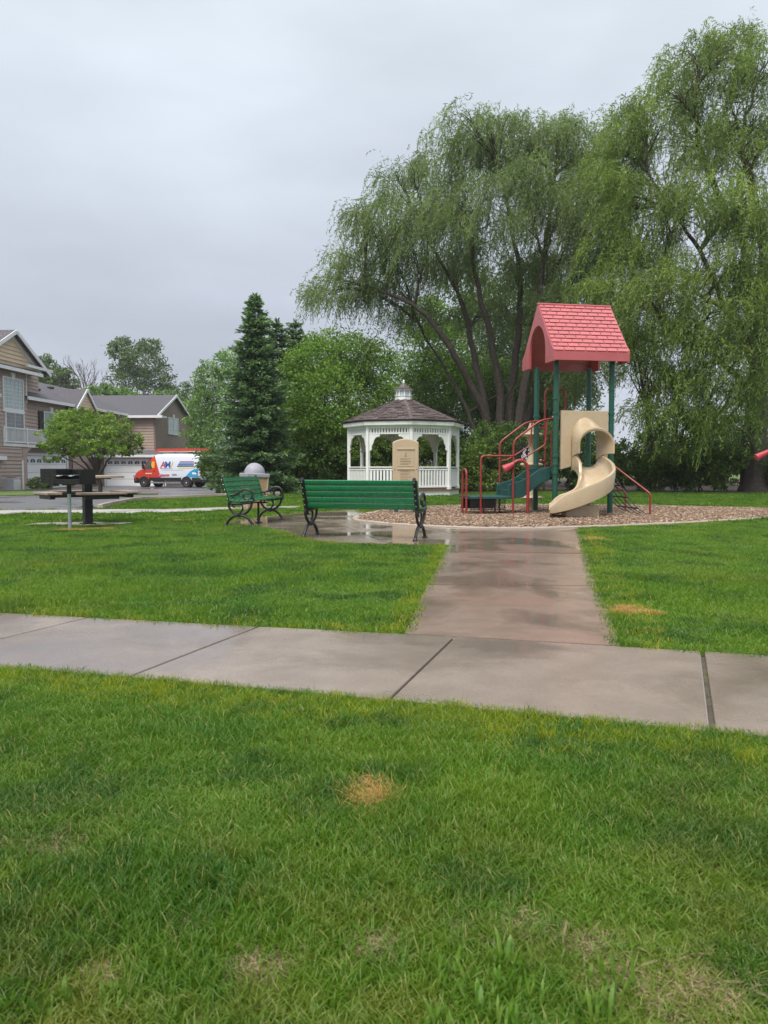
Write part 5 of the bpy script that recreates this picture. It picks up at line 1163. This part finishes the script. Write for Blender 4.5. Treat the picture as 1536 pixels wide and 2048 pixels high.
def win(parent, x0, x1, z0, z1, y, nx=2, nz=2, mat='glass', axis='x', fw=.09, name='window', keystone=True):
    wdo = T(name, None, None, (0, 0, 0)); wdo.parent = parent
    def B(q, a0, a1, d0, d1, h0, h1):
        if axis == 'x': q.b2(a0, a1, y - d1, y - d0, h0, h1)
        else: q.b2(y - d1, y - d0, a0, a1, h0, h1)
        return q
    q = MB(); B(q, x0 - fw, x0, .0, .09, z0 - fw, z1 + fw); B(q, x1, x1 + fw, .0, .09, z0 - fw, z1 + fw); B(q, x0, x1, .0, .088, z1, z1 + fw); B(q, x0, x1, .0, .088, z0 - fw, z0)
    q.build('frame', M['trim'], wdo)
    for i in range(nx): B(MB(), x0 + (x1 - x0) * i / nx + .012, x0 + (x1 - x0) * (i + 1) / nx - .012, .02, .045, z0, z1).build('pane', M[mat], wdo)
    q = MB()
    for i in range(1, nx): xx = x0 + (x1 - x0) * i / nx; B(q, xx - .014, xx + .014, .02, .07, z0, z1)
    for j in range(1, nz): zz = z0 + (z1 - z0) * j / nz; B(q, x0, x1, .03, .062, zz - .012, zz + .012)
    if q.v: q.build('muntin', M['trim'], wdo)
    if keystone:
        xm = (x0 + x1) / 2; pr_ = [(xm - .16, z1 + fw), (xm + .16, z1 + fw), (xm + .26, z1 + fw + .32), (xm - .26, z1 + fw + .32)]
        MB().prism(pr_, .11, (lambda a, b, s_: (a, y - s_, b)) if axis == 'x' else (lambda a, b, s_: (y - s_, a, b))).build('keystone', M['trim'], wdo)
    return wdo
def gdoor(parent, a0, a1, z0, z1, y, axis='x', lights=True):
    d_ = T('garage_door', None, None, (0, 0, 0)); d_.parent = parent; n_ = 4
    def B(q, p0, p1, d0, d1, h0, h1):
        if axis == 'x': q.b2(p0, p1, y - d1, y - d0, h0, h1)
        else: q.b2(y - d1, y - d0, p0, p1, h0, h1)
        return q
    for k in range(n_):
        h0 = z0 + (z1 - z0) * k / n_; h1 = z0 + (z1 - z0) * (k + 1) / n_
        B(MB(), a0, a1, .0, .04, h0 + .012, h1 - .012).build('door_section', M['door_white'], d_)
    if lights:
        m_ = 8; h0 = z0 + (z1 - z0) * .80; w_ = (a1 - a0) / m_
        for i in range(m_):
            c = a0 + (i + .5) * w_; pts = [(c - w_ * .34, h0), (c + w_ * .34, h0)] + [(c + w_ * .34 * math.cos(R(a)), h0 + .12 + .14 * math.sin(R(a))) for a in range(0, 181, 30)]
            MB().prism(pts, .02, (lambda a, b, s_: (a, y - .042 - s_, b)) if axis == 'x' else (lambda a, b, s_: (y - .042 - s_, a, b))).build('door_light', M['glass'], d_)
            q = MB(); B(q, c - .012, c + .012, .06, .07, h0, h0 + .25); q.beam(*(((c - w_ * .2, y - .067, h0 + .02), (c, y - .067, h0 + .14)) if axis == 'x' else ((y - .067, c - w_ * .2, h0 + .02), (y - .067, c, h0 + .14))), .02, .02); q.build('light_grille', M['door_white'], d_)
    B(MB(), (a0 + a1) / 2 - .06, (a0 + a1) / 2 + .06, .04, .08, z0 + .8, z0 + .84).build('handle', M['iron'], d_)
    return d_
# --- tall house
h = T('townhouse', 'tall tan sided townhouse with yellow gable, big window and white balcony', 'house', HO, HR)
q = MB(); lap(q, -8, 3.4, 2.9, 8.15, 0); lap(q, -8, 2.6, 0, 2.9, 0); lap(q, 3.4, 6.9, 5.9, 8.3, 1.0); q.build('siding', M['siding'], h)
MB().b2(-8, 3.38, .02, 8, -.1, 8.1).b2(3.38, 6.9, 1.05, 8, 5.6, 8.25).b2(-8, 2.58, .02, 8, -.1, 2.9).build('wall', M['siding'], h)
MB().b2(3.36, 3.46, -.05, 1.0, 5.9, 8.1).build('corner_trim', M['trim'], h); MB().b2(2.56, 2.76, -.06, .5, -.05, 2.0).build('corner_trim', M['trim'], h)
MB().b2(-8, .35, -.055, -.02, 6.05, 6.25).build('band_trim', M['trim'], h); MB().b2(-8, .35, -.30, -.0, 2.0, 2.25).build('band_trim', M['trim'], h)
win(h, .55, 2.85, 5.40, 7.35, -.01, 5, 8, 'blind'); win(h, .75, 2.85, 3.25, 5.12, -.01, 2, 1, 'glass', name='sliding_door', keystone=False)
MB().b2(.4, 3.0, -.10, -.02, 5.15, 5.30).build('panel_trim', M['trim'], h)
q = MB(); slab(q, [(-8.2, -.55, 8.0), (4.6, -.55, 8.0), (4.6, .6, 8.55), (-8.2, .6, 8.55)]); q.build('skirt_roof', M['roof_grey'], h)
MB().b2(-8.2, 4.62, -.62, -.54, 7.80, 8.02).build('fascia', M['trim'], h)
# front gable
gx0, gx1, gxm, gzb, gza = -2.3, 5.5, 1.6, 8.45, 10.55
q = MB(); lap(q, gx0 + .2, gx1 - .2, gzb, gza, -.05, .26, 'x', lambda z, a, b: (gxm - (gxm - gx0) * (gza - z) / (gza - gzb) + .25, gxm + (gx1 - gxm) * (gza - z) / (gza - gzb) - .25)); q.build('gable_siding', M['siding_y'], h)
q = MB()
slab(q, [(gx0 - .5, -.45, gzb - .27), (gxm, -.45, gza), (gxm, 7, gza), (gx0 - .5, 7, gzb - .27)], .1); slab(q, [(gx1 + .5, -.45, gzb - .27), (gxm, -.45, gza), (gxm, 7, gza), (gx1 + .5, 7, gzb - .27)], .1)
q.build('gable_roof', M['roof_grey'], h)
for xe in (gx0 - .5, gx1 + .5):
    MB().beam((xe, -.47, gzb - .40), (gxm, -.47, gza - .12), .06, .24, (0, 0, 1)).build('rake_trim', M['trim'], h); 
    xi = xe * .86 + gxm * .14; MB().beam((xi, -.09, gzb - .38), (gxm, -.09, gza - .38), .06, .18).build('rake_trim', M['trim'], h)
MB().b2(gx1 - 2.6, gx1 + .75, -.50, -.30, 8.30, 8.48).build('gable_return', M['trim'], h)
MB().b2(gx0, gx1, -.04, 7, 8.1, 8.5).build('gable_wall', M['siding_y'], h)
# balcony, garage recess
MB().b2(.4, 8.2, -.05, .10, 2.9, 3.12).b2(.4, 8.2, .1, 1.5, 2.95, 3.05).build('balcony_floor', M['trim'], h)
rl = T('balcony_railing', None, None, (0, 0, 0)); rl.parent = h
MB().b2(.4, 8.2, -.13, -.06, 4.08, 4.16).b2(.4, 8.2, -.12, -.07, 3.18, 3.25).build('rail', M['trim'], rl)
bm_ = MB().box((0, 0, 3.66), (.05, .035, .84)).mesh('baluster', M['trim'])
for i in range(52): link('baluster', bm_, rl, (.48 + i * .149, -.095, 0))
for x in (.42, 3.2, 5.8, 8.18): MB().box((x, -.095, 3.66), (.12, .12, 1.1)).build('rail_post', M['trim'], rl)
MB().prism([(2.77, 2.2), (2.77, 2.9), (4.0, 2.9)], .3, lambda a, b, s_: (a, s_, b)).build('soffit_bracket', M['siding'], h)
gdoor(h, 3.1, 10.3, .0, 2.35, .75); MB().b2(2.7, 10.9, .78, 1.2, 0, 2.9).build('garage_wall', M['siding'], h)
MB().b2(2.9, 3.08, .62, .8, 0, 2.5).b2(10.32, 10.5, .62, .8, 0, 2.5).b2(2.9, 10.5, .63, .78, 2.37, 2.55).build('door_casing', M['trim'], h)
lm = MB().box((-.35, -.09, 5.0), (.12, .12, .26)).build('wall_lamp', M['iron'], h)
# --- middle house
h2 = T('townhouse', 'lower middle townhouse with shuttered window and small yellow gable', 'house', HO, HR)
q = MB(); lap(q, 3.5, 20.5, 2.9, 6.35, .35); lap(q, 10.9, 14.5, 0, 2.9, .5); q.build('siding', M['siding'], h2)
MB().b2(7.0, 20.5, .40, 8, 2.9, 6.3).b2(10.9, 20.5, .55, 8, 0, 2.9).b2(3.5, 7.0, .40, .95, 2.95, 6.3).build('wall', M['siding'], h2)
q = MB(); slab(q, [(3.2, -.2, 6.35), (21, -.2, 6.35), (21, 4.6, 8.5), (3.2, 4.6, 8.5)]); slab(q, [(3.2, 9.4, 6.35), (21, 9.4, 6.35), (21, 4.6, 8.5), (3.2, 4.6, 8.5)]); q.build('roof', M['roof_grey'], h2)
MB().b2(3.2, 21, -.28, -.19, 6.15, 6.37).build('fascia', M['trim'], h2)
win(h2, 6.3, 8.4, 4.0, 5.5, .33, 2, 3, 'blind'); MB().b2(5.5, 6.15, .22, .33, 3.95, 5.55).build('shutter', M['dark'], h2); MB().b2(8.55, 9.2, .22, .33, 3.95, 5.55).build('shutter', M['dark'], h2)
q = MB(); lap(q, 9.8, 13.4, 6.05, 7.5, -.35, .22, 'x', lambda z, a, b: (11.6 - 1.6 * (7.5 - z) / 1.45, 11.6 + 1.6 * (7.5 - z) / 1.45)); q.build('gable_siding', M['siding_y'], h2)
q = MB(); slab(q, [(9.7, -.5, 6.0), (11.6, -.5, 7.7), (11.6, 4, 7.7), (9.7, 4, 6.0)], .1); slab(q, [(13.5, -.5, 6.0), (11.6, -.5, 7.7), (11.6, 4, 7.7), (13.5, 4, 6.0)], .1); q.build('gable_roof', M['roof_grey'], h2)
for xe in (9.7, 13.5): MB().beam((xe, -.53, 5.92), (11.6, -.53, 7.6), .06, .2).build('rake_trim', M['trim'], h2)
for (x, y) in ((6.5, 2.2), (8.2, 1.8), (8.9, 2.4), (7.4, 3.0), (13.0, 3.2)):
    MB().box((x, y, 6.35 + (y + .2) * .448 + .08), (.4, .4, .16)).build('roof_vent', M['dark'], h2)
MB().tube([(6.9, 2.6, 7.4), (6.9, 2.6, 8.3)], .06, 8).build('vent_pipe', M['dark'], h2)
# --- brick ended wing with its own garage
h3 = T('brick_house', 'brown brick gable ended house behind the parked van', 'house', HO, HR)
wx0, wx1, wy = 20.5, 30.3, -2.6; zm, ze_, za = (wx0 + wx1) / 2, 6.35, 8.5
MB().prism([(wx0, -.05), (wx1, -.05), (wx1, ze_), (zm, za - .1), (wx0, ze_)], 10.5, lambda a, b, s_: (a, wy + s_, b)).build('brick_wall', M['brick'], h3)
q = MB(); lap(q, wy + .12, 1.2, 2.8, ze_, wx0, .25, 'y'); q.build('siding', M['siding'], h3)
q = MB(); slab(q, [(wx0 - .5, wy - .35, ze_ - .2), (zm, wy - .35, za), (zm, 8.2, za), (wx0 - .5, 8.2, ze_ - .2)]); slab(q, [(wx1 + .5, wy - .35, ze_ - .2), (zm, wy - .35, za), (zm, 8.2, za), (wx1 + .5, 8.2, ze_ - .2)]); q.build('roof', M['roof_grey'], h3)
for xe in (wx0 - .5, wx1 + .5): MB().beam((xe, wy - .38, ze_ - .30), (zm, wy - .38, za - .1), .06, .22).build('rake_trim', M['trim'], h3)
MB().b2(wx0 - .62, wx0 - .48, wy - .9, 5, ze_ - .38, ze_ - .16).build('gutter', M['trim'], h3); MB().b2(wx0 - .6, wx0 + .6, wy - .9, wy - .02, ze_ - .36, ze_ - .2).build('eave_return', M['trim'], h3); MB().b2(wx1 - .8, wx1 + .6, wy - .5, wy - .02, ze_ - .4, ze_ - .15).build('eave_return', M['trim'], h3)
win(h3, 23.9, 26.6, 4.75, 6.2, wy, 2, 3, 'blind')
gxp = 14.4
MB().b2(gxp, 22, -5.6, .6, -.05, 2.75).build('garage_block', M['brick'], h3)
gdoor(h3, -5.35, -.75, .0, 2.25, gxp - .02, 'y'); MB().b2(gxp - .09, gxp, -.73, -.55, 0, 2.4).b2(gxp - .09, gxp, -5.55, -5.37, 0, 2.4).b2(gxp - .09, gxp, -5.55, -.55, 2.27, 2.42).build('door_casing', M['trim'], h3)
q = MB(); slab(q, [(gxp - .5, -6.0, 2.55), (gxp - .5, 1.0, 2.55), (gxp + 1.3, 1.0, 3.0), (gxp + 1.3, -6.0, 3.0)]); q.build('garage_roof', M['roof_grey'], h3)
MB().b2(gxp - .62, gxp - .48, -6.0, 1.0, 2.36, 2.56).build('gutter', M['trim'], h3); MB().tube([(gxp - .2, -5.75, 2.5), (gxp - .1, -5.72, 2.2), (gxp - .1, -5.72, 0)], .05, 8).build('downspout', M['trim'], h3)
# --- air conditioner and two foundation shrubs
def hp(x, y, z=0): v = Matrix.Rotation(HR, 3, 'Z') @ Vector((x, y, z)) + HO; return v
a = T('air_conditioner', 'grey air conditioner unit against the tan siding', 'air conditioner', hp(-.3, -.9), HR)
MB().b2(-.4, .4, -.4, .4, .05, .85).build('case', M['lid_grey'], a, bevel=.03); q = MB()
for k in range(12): MB().b2(-.36 + k * .063, -.34 + k * .063, -.415, -.4, .1, .75).build('louvre', M['trim'], a)
MB().lathe([(.3, .86), (.3, .89), (.05, .9)], 16).build('fan_guard', M['iron'], a)
for (x, y, lab) in ((2.3, -1.2, 'leafy foundation shrub at the white corner trim'), (4.6, -1.0, 'reddish green foundation shrub before the garage door')):
    leafy('foundation_shrub', lab, 'shrub', hp(x, y), [(0, 0, .45, .55, .5, .42), (.3, .2, .55, .4, .4, .35), (-.3, -.1, .4, .4, .4, .35)], 1600, .11, M['shrub_y'] if x < 3 else M['farleaf'], int(x * 10), [((0, 0, 0), (.05, 0, .5), .03, .01)], stem_name='stem', crown_name='foliage')

# ------------------------------------------------------------------ service van
RW = Vector((at(373.7, 935, 58).x, 58.0, 0)); FW = Vector((at(288.7, 935, 59.2).x, 59.2, 0)); hd = (FW - RW).normalized(); lft = Vector((-hd.y, hd.x, 0))
vo = RW - lft * .93; WB = (FW - RW).length
v = T('service_van', 'white and red service van with colourful lettering parked on the driveway', 'van', (vo.x, vo.y, -.405), math.atan2(hd.y, hd.x)); v.scale = (1, 1, 1)
def van_paint():
    m, n, b, o = new_mat('van_paint'); x = n.nodes.new('ShaderNodeTexCoord'); s_ = n.nodes.new('ShaderNodeSeparateXYZ'); n.links.new(x.outputs['Object'], s_.inputs[0])
    e = mth(n, 'SUBTRACT', s_.outputs[0], mth(n, 'MULTIPLY', s_.outputs[2], -.42)); edge = mth(n, 'SUBTRACT', e, 2.0 + 1.42)
    f = mth(n, 'MULTIPLY', mth(n, 'GREATER_THAN', mth(n, 'ADD', s_.outputs[0], mth(n, 'MULTIPLY', s_.outputs[2], -.36)), 1.98), 1.0)
    c = mixc(n, f, (.66, .70, .80), (.56, .045, .025)); n.links.new(c, b.inputs['Base Color']); b.inputs['Roughness'].default_value = .3; b.inputs['Coat Weight'].default_value = .5
    return m
M['van'] = van_paint()
def vw(z, zt):   # half width
    if z < 1.3: return 1.0 - .03 * max(0, .6 - z)
    return 1.0 - .10 * (z - 1.3)
def ring(x, zb, zt, wf=1.0):
    P = []
    zs = [zb, zb + .12, .95, 1.3, 1.3 + (zt - .25 - 1.3) * .5, zt - .25, zt - .10, zt - .02, zt] if zt > 1.7 else [zb, zb + .1, zb + (zt - zb) * .35, zb + (zt - zb) * .6, zb + (zt - zb) * .78, zb + (zt - zb) * .9, zt - .05, zt - .015, zt]
    ws = [vw(z, zt) * wf for z in zs]; ws[0] *= .96; ws[-3] *= .955; ws[-2] *= .84; ws[-1] *= .6
    if zt <= 1.7: ws = [vw(z, zt) * wf * k for z, k in zip(zs, (.97, 1, 1, 1, 1, .985, .95, .88, .7))]
    return [Vector((x, w_, z)) for w_, z in zip(ws, zs)] + [Vector((x, -w_, z)) for w_, z in zip(ws[::-1], zs[::-1])]
X0, XF = -1.22, WB + .98
st_ = [(X0, .55, 2.40, .93), (X0 + .06, .5, 2.47, .97), (-.6, .48, 2.53, 1), (.8, .48, 2.56, 1), (2.0, .48, 2.56, 1), (WB - 1.05, .48, 2.52, 1), (WB - .80, .48, 2.42, 1), (WB - .55, .48, 2.22, .99), (WB - .25, .48, 1.88, .985), (WB + .10, .48, 1.50, .985), (WB + .22, .48, 1.40, .985), (WB + .55, .48, 1.28, .97), (WB + .80, .46, 1.12, .92), (XF - .05, .44, .95, .86), (XF, .42, .80, .80)]
body = MB().loft([ring(*s_) for s_ in st_]).build('body', M['van'], v, auto=True)
# wheels, arches, cladding
def wheel(x, y):
    w_ = T('wheel', None, None, (x, y, 0)); w_.parent = v; s = 1 if y > 0 else -1
    MB().lathe([(.20, -.11), (.33, -.115), (.355, -.08), (.36, 0), (.355, .08), (.33, .115), (.20, .11)], 28, (0, 0, .36), 'y').build('tyre', M['tire'], w_, auto=True)
    MB().lathe([(.205, s * .06), (.205, s * .112), (.18, s * .10), (.15, s * .07), (.07, s * .085), (.065, s * .11), (.02, s * .115)], 24, (0, 0, .36), 'y').build('rim', M['rim'], w_, auto=True)
    for k in range(6): a = R(60 * k); MB().lathe([(.035, s * .09), (.03, s * .094)], 8, (.12 * math.cos(a), 0, .36 + .12 * math.sin(a)), 'y').build('rim_hole', M['dark'], w_)
for x in (0, WB):
    for y in (.93, -.93): wheel(x, y)
    for s in (1, -1):
        pr_ = [(x + .47 * math.cos(R(a)), .36 + .47 * math.sin(R(a))) for a in range(-5, 186, 10)] + [(x + .40 * math.cos(R(a)), .36 + .40 * math.sin(R(a))) for a in range(185, -6, -10)]
        MB().prism(pr_, .05, lambda a, b, k_: (a, s * (.975 + k_), b)).build('arch_trim', M['rubber'], v)
        MB().lathe([(.405, s * .70), (.405, s * 1.0045), (.395, s * 1.006)], 28, (x, 0, .36), 'y').build('wheel_well_shade', M['dark'], v)  # dark disc painted for the shaded wheel hollow; the body is uncut
for s in (1, -1):
    MB().b2(.46, WB - .46, s * 1.0 - .025, s * 1.0 + .025, .48, .74).build('sill_cladding', M['rubber'], v); MB().b2(X0 + .02, -.46, s * .985 - .025, s * .985 + .025, .44, .74).build('sill_cladding', M['rubber'], v)
    MB().b2(.5, WB - .55, s * .97 - .05, s * .97 + .05, .30, .42).build('running_board', M['alu'], v)
    MB().b2(WB + .30, WB + .32, s * .9, s * 1.0, 1.2, 1.25)
MB().b2(XF - .28, XF + .06, -.88, .88, .30, .78).build('front_bumper', M['rubber'], v, bevel=.08); MB().b2(X0 - .12, X0 + .05, -.95, .95, .36, .62).build('rear_bumper', M['rubber'], v, bevel=.04)
MB().b2(WB + .46, XF - .2, .84, .985, .40, .74).build('bumper_corner', M['rubber'], v, bevel=.04)
for s in (1, -1):
    MB().prism([(XF - .42, .98), (XF - .10, .92), (XF - .12, 1.05), (XF - .50, 1.24)], .06, lambda a, b, k_: (a, s * (.86 + k_ - (.0 if a < XF - .3 else .06)), b)).build('headlight', M['lamp_clear'], v)
    MB().b2(X0 - .015, X0 + .10, s * .91 - .06, s * .91 + .075, 1.02, 1.62).build('tail_light', M['lamp_red'], v, bevel=.02); MB().b2(X0 - .02, X0 + .104, s * .91 - .05, s * .91 + .078, 1.18, 1.34).build('reverse_light', M['lamp_clear'], v)
# glazing: windscreen, cab window, rear windows
def side(x, z, off=.012): return (x, vw(z, 2.5) * .99 + off, z)
cw_ = [(WB + .02, 1.38), (WB - .98, 1.36), (WB - .98, 2.02), (WB - .58, 2.04), (WB - .30, 1.76)]
MB().add([side(x, z, .008) for x, z in cw_] + [side(x, z, -.02) for x, z in cw_], [(0, 1, 2, 3, 4), (9, 8, 7, 6, 5)] + [(i, (i + 1) % 5, 5 + (i + 1) % 5, 5 + i) for i in range(5)]).build('cab_window', M['glass'], v)
MB().add([(WB + .13, .86, 1.50), (WB + .13, -.86, 1.50), (WB - .56, -.80, 2.23), (WB - .56, .80, 2.23)], [(0, 1, 2, 3)]).build('windscreen', M['glass'], v).location.z = .02
MB().prism([(WB - .75, 1.46), (WB - .95, 1.5), (WB - .95, 1.95), (WB - .70, 1.98), (WB - .64, 1.72)], .012, lambda a, b, k_: (a, vw(b, 2.5) * .99 + .010 + k_, b)).build('high_vis_vest', M['high_vis'], v)
MB().b2(X0 - .012, X0 + .02, -.80, -.06, 1.45, 2.15).build('rear_window', M['blind'], v); MB().b2(X0 - .012, X0 + .02, .06, .80, 1.45, 2.15).build('rear_window', M['blind'], v)
MB().b2(X0 - .02, X0 + .05, -.015, .015, .6, 2.35).build('rear_door_seam', M['decal_grey'], v)
mi = MB().box((WB - .02, 1.12, 1.58), (.14, .16, .34)).beam((WB + .0, .98, 1.45), (WB, 1.10, 1.5), .05, .05).build('side_mirror', M['rubber'], v, bevel=.03)
MB().b2(WB - 1.02, WB - 1.005, .985, 1.004, .75, 1.32).build('door_seam', M['decal_grey'], v); MB().b2(WB - 1.00, WB - .84, 1.0, 1.03, 1.22, 1.27).build('door_handle', M['rubber'], v)
MB().b2(.2, WB - 1.6, .998, 1.006, 1.30, 1.32).build('body_crease', M['decal_grey'], v)
# lettering and stripes on the side facing the lawn
tl = math.atan(.10)
def decal(name, pts, mat):    # pts (x,z)
    n_ = len(pts); MB().add([side(x, z, .022) for x, z in pts] + [side(x, z, .005) for x, z in pts], [tuple(range(n_)), tuple(range(2 * n_ - 1, n_ - 1, -1))] + [(i, (i + 1) % n_, n_ + (i + 1) % n_, n_ + i) for i in range(n_)]).build(name, M[mat], v)
def word(txt, x, z, size, mat, shear=0.0, name='lettering', bold=.0):
    cu = bpy.data.curves.new('txt', 'FONT'); cu.body = txt; cu.size = size; cu.extrude = .004; cu.shear = shear; cu.offset = bold
    ob = bpy.data.objects.new('txt', cu); me = bpy.data.meshes.new_from_object(ob); bpy.data.objects.remove(ob); me.materials.append(M[mat]); me.name = name
    o = link(name, me, v); sx, sy, sz = side(x, z, .026)
    o.matrix_local = Matrix.Translation((sx, sy, sz)) @ Matrix.Rotation(tl if z > 1.3 else 0, 4, 'X') @ Matrix(((-1, 0, 0, 0), (0, 0, 1, 0), (0, 1, 0, 0), (0, 0, 0, 1)))
word('A', 2.28, 1.50, .66, 'decal_red', .1, bold=.012); word('M', 1.88, 1.50, .66, 'decal_blue', .0, bold=.012); word('V', 1.52, 1.50, .66, 'decal_yellow', -.1, bold=.004)
decal('lettering', [(1.96, 1.50), (1.90, 1.50), (1.80, 1.95), (1.90, 1.95)], 'decal_teal')
q = MB(); rr_ = random.Random(2); x = 2.3
while x > 1.35:
    w_ = rr_.uniform(.03, .09); decal('fine_print', [(x, 1.40), (x - w_, 1.40), (x - w_, 1.44), (x, 1.44)], 'decal_grey'); x -= w_ + .03
for i, (z, mt, x0_) in enumerate(((1.90, 'decal_magenta', .62), (1.79, 'decal_teal', .72), (1.68, 'decal_blue', .78), (1.57, 'decal_navy', .84), (1.44, 'decal_yellow', .78))):
    decal('stripe', [(x0_, z), (-.62, z), (-.62, z + .075), (x0_ - .06, z + .075)], mt)
decal('banner', [(2.62, .80), (1.52, .84), (1.50, .98), (2.50, .98), (2.62, 1.0)], 'decal_magenta'); 
for k in range(6): decal('fine_print', [(2.42 - k * .14, .89), (2.32 - k * .14, .89), (2.32 - k * .14, .94), (2.42 - k * .14, .94)], 'decal_white')
x = 3.62
for k in range(3):
    decal('phone_digits', [(x, 1.02), (x - .16, 1.02), (x - .16, 1.08), (x, 1.08)], 'decal_white'); x -= .2
for z in (.98, .90): decal('fine_print', [(1.25, z), (.85, z), (.85, z + .04), (1.25, z + .04)], 'decal_grey')
decal('blue_patch', [(.12, .78), (-1.0, .78), (-1.0, 1.42), (-.72, 1.40), (-.35, 1.22), (-.1, 1.0)], 'decal_teal'); decal('patch_text', [(-.5, 1.0), (-.86, 1.0), (-.86, 1.14), (-.5, 1.14)], 'decal_white')
# roof rack
for x in (-.5, 1.0, 2.3): MB().b2(x - .03, x + .03, -.80, .80, 2.62, 2.67).b2(x - .03, x + .03, .74, .80, 2.45, 2.67).b2(x - .03, x + .03, -.80, -.74, 2.45, 2.67).build('rack_bar', M['alu'], v)
MB().tube([(2.6, .70, 2.70), (-1.1, .70, 2.70)], .03, 8).build('rack_rail', M['alu'], v)
MB().tube([(-.55, .66, 2.6), (-.55, .66, 3.0)], .03, 8).build('rack_stop', M['alu'], v)
def vloc(x, y, z): return Matrix.Rotation(v.rotation_euler.z, 4, 'Z') @ Vector((x, y, z)) + v.location
for (y, zz, x0_, x1_, lab) in ((.42, 2.72, -1.1, 3.0, 'orange red extension ladder on the near side of the van roof rack'), (-.30, 2.72, -1.2, 2.6, 'orange red ladder on the far side of the van roof rack')):
    ld = T('ladder', lab, 'ladder', vloc(0, y, zz), v.rotation_euler.z)
    for s in (-.2, .2): MB().b2(x0_, x1_, s - .02, s + .02, 0, .12).b2(x0_ + .1, x1_ - .2, s * .85 - .02, s * .85 + .02, .125, .22).build('side_rail', M['ladder_red'], ld)
    k = x0_ + .15
    rm_ = MB().tube([(0, -.18, .06), (0, .18, .06)], .018, 8).mesh('rung', M['alu'])
    while k < x1_: link('rung', rm_, ld, (k, 0, 0)); k += .3

# ------------------------------------------------------------------ damp air
hz = MB().b2(-270, 270, -50, 340, -1.6, 27).build('haze', None); tag(hz, 'thin damp haze in the air over the park', 'haze', kind='stuff')
m = bpy.data.materials.new('haze'); m.use_nodes = True; n = m.node_tree; n.nodes.clear(); o = n.nodes.new('ShaderNodeOutputMaterial'); pv = n.nodes.new('ShaderNodeVolumePrincipled')
pv.inputs['Color'].default_value = (.93, .95, 1, 1); pv.inputs['Density'].default_value = .0004; pv.inputs['Anisotropy'].default_value = .2
n.links.new(pv.outputs[0], o.inputs['Volume']); hz.data.materials.append(m)
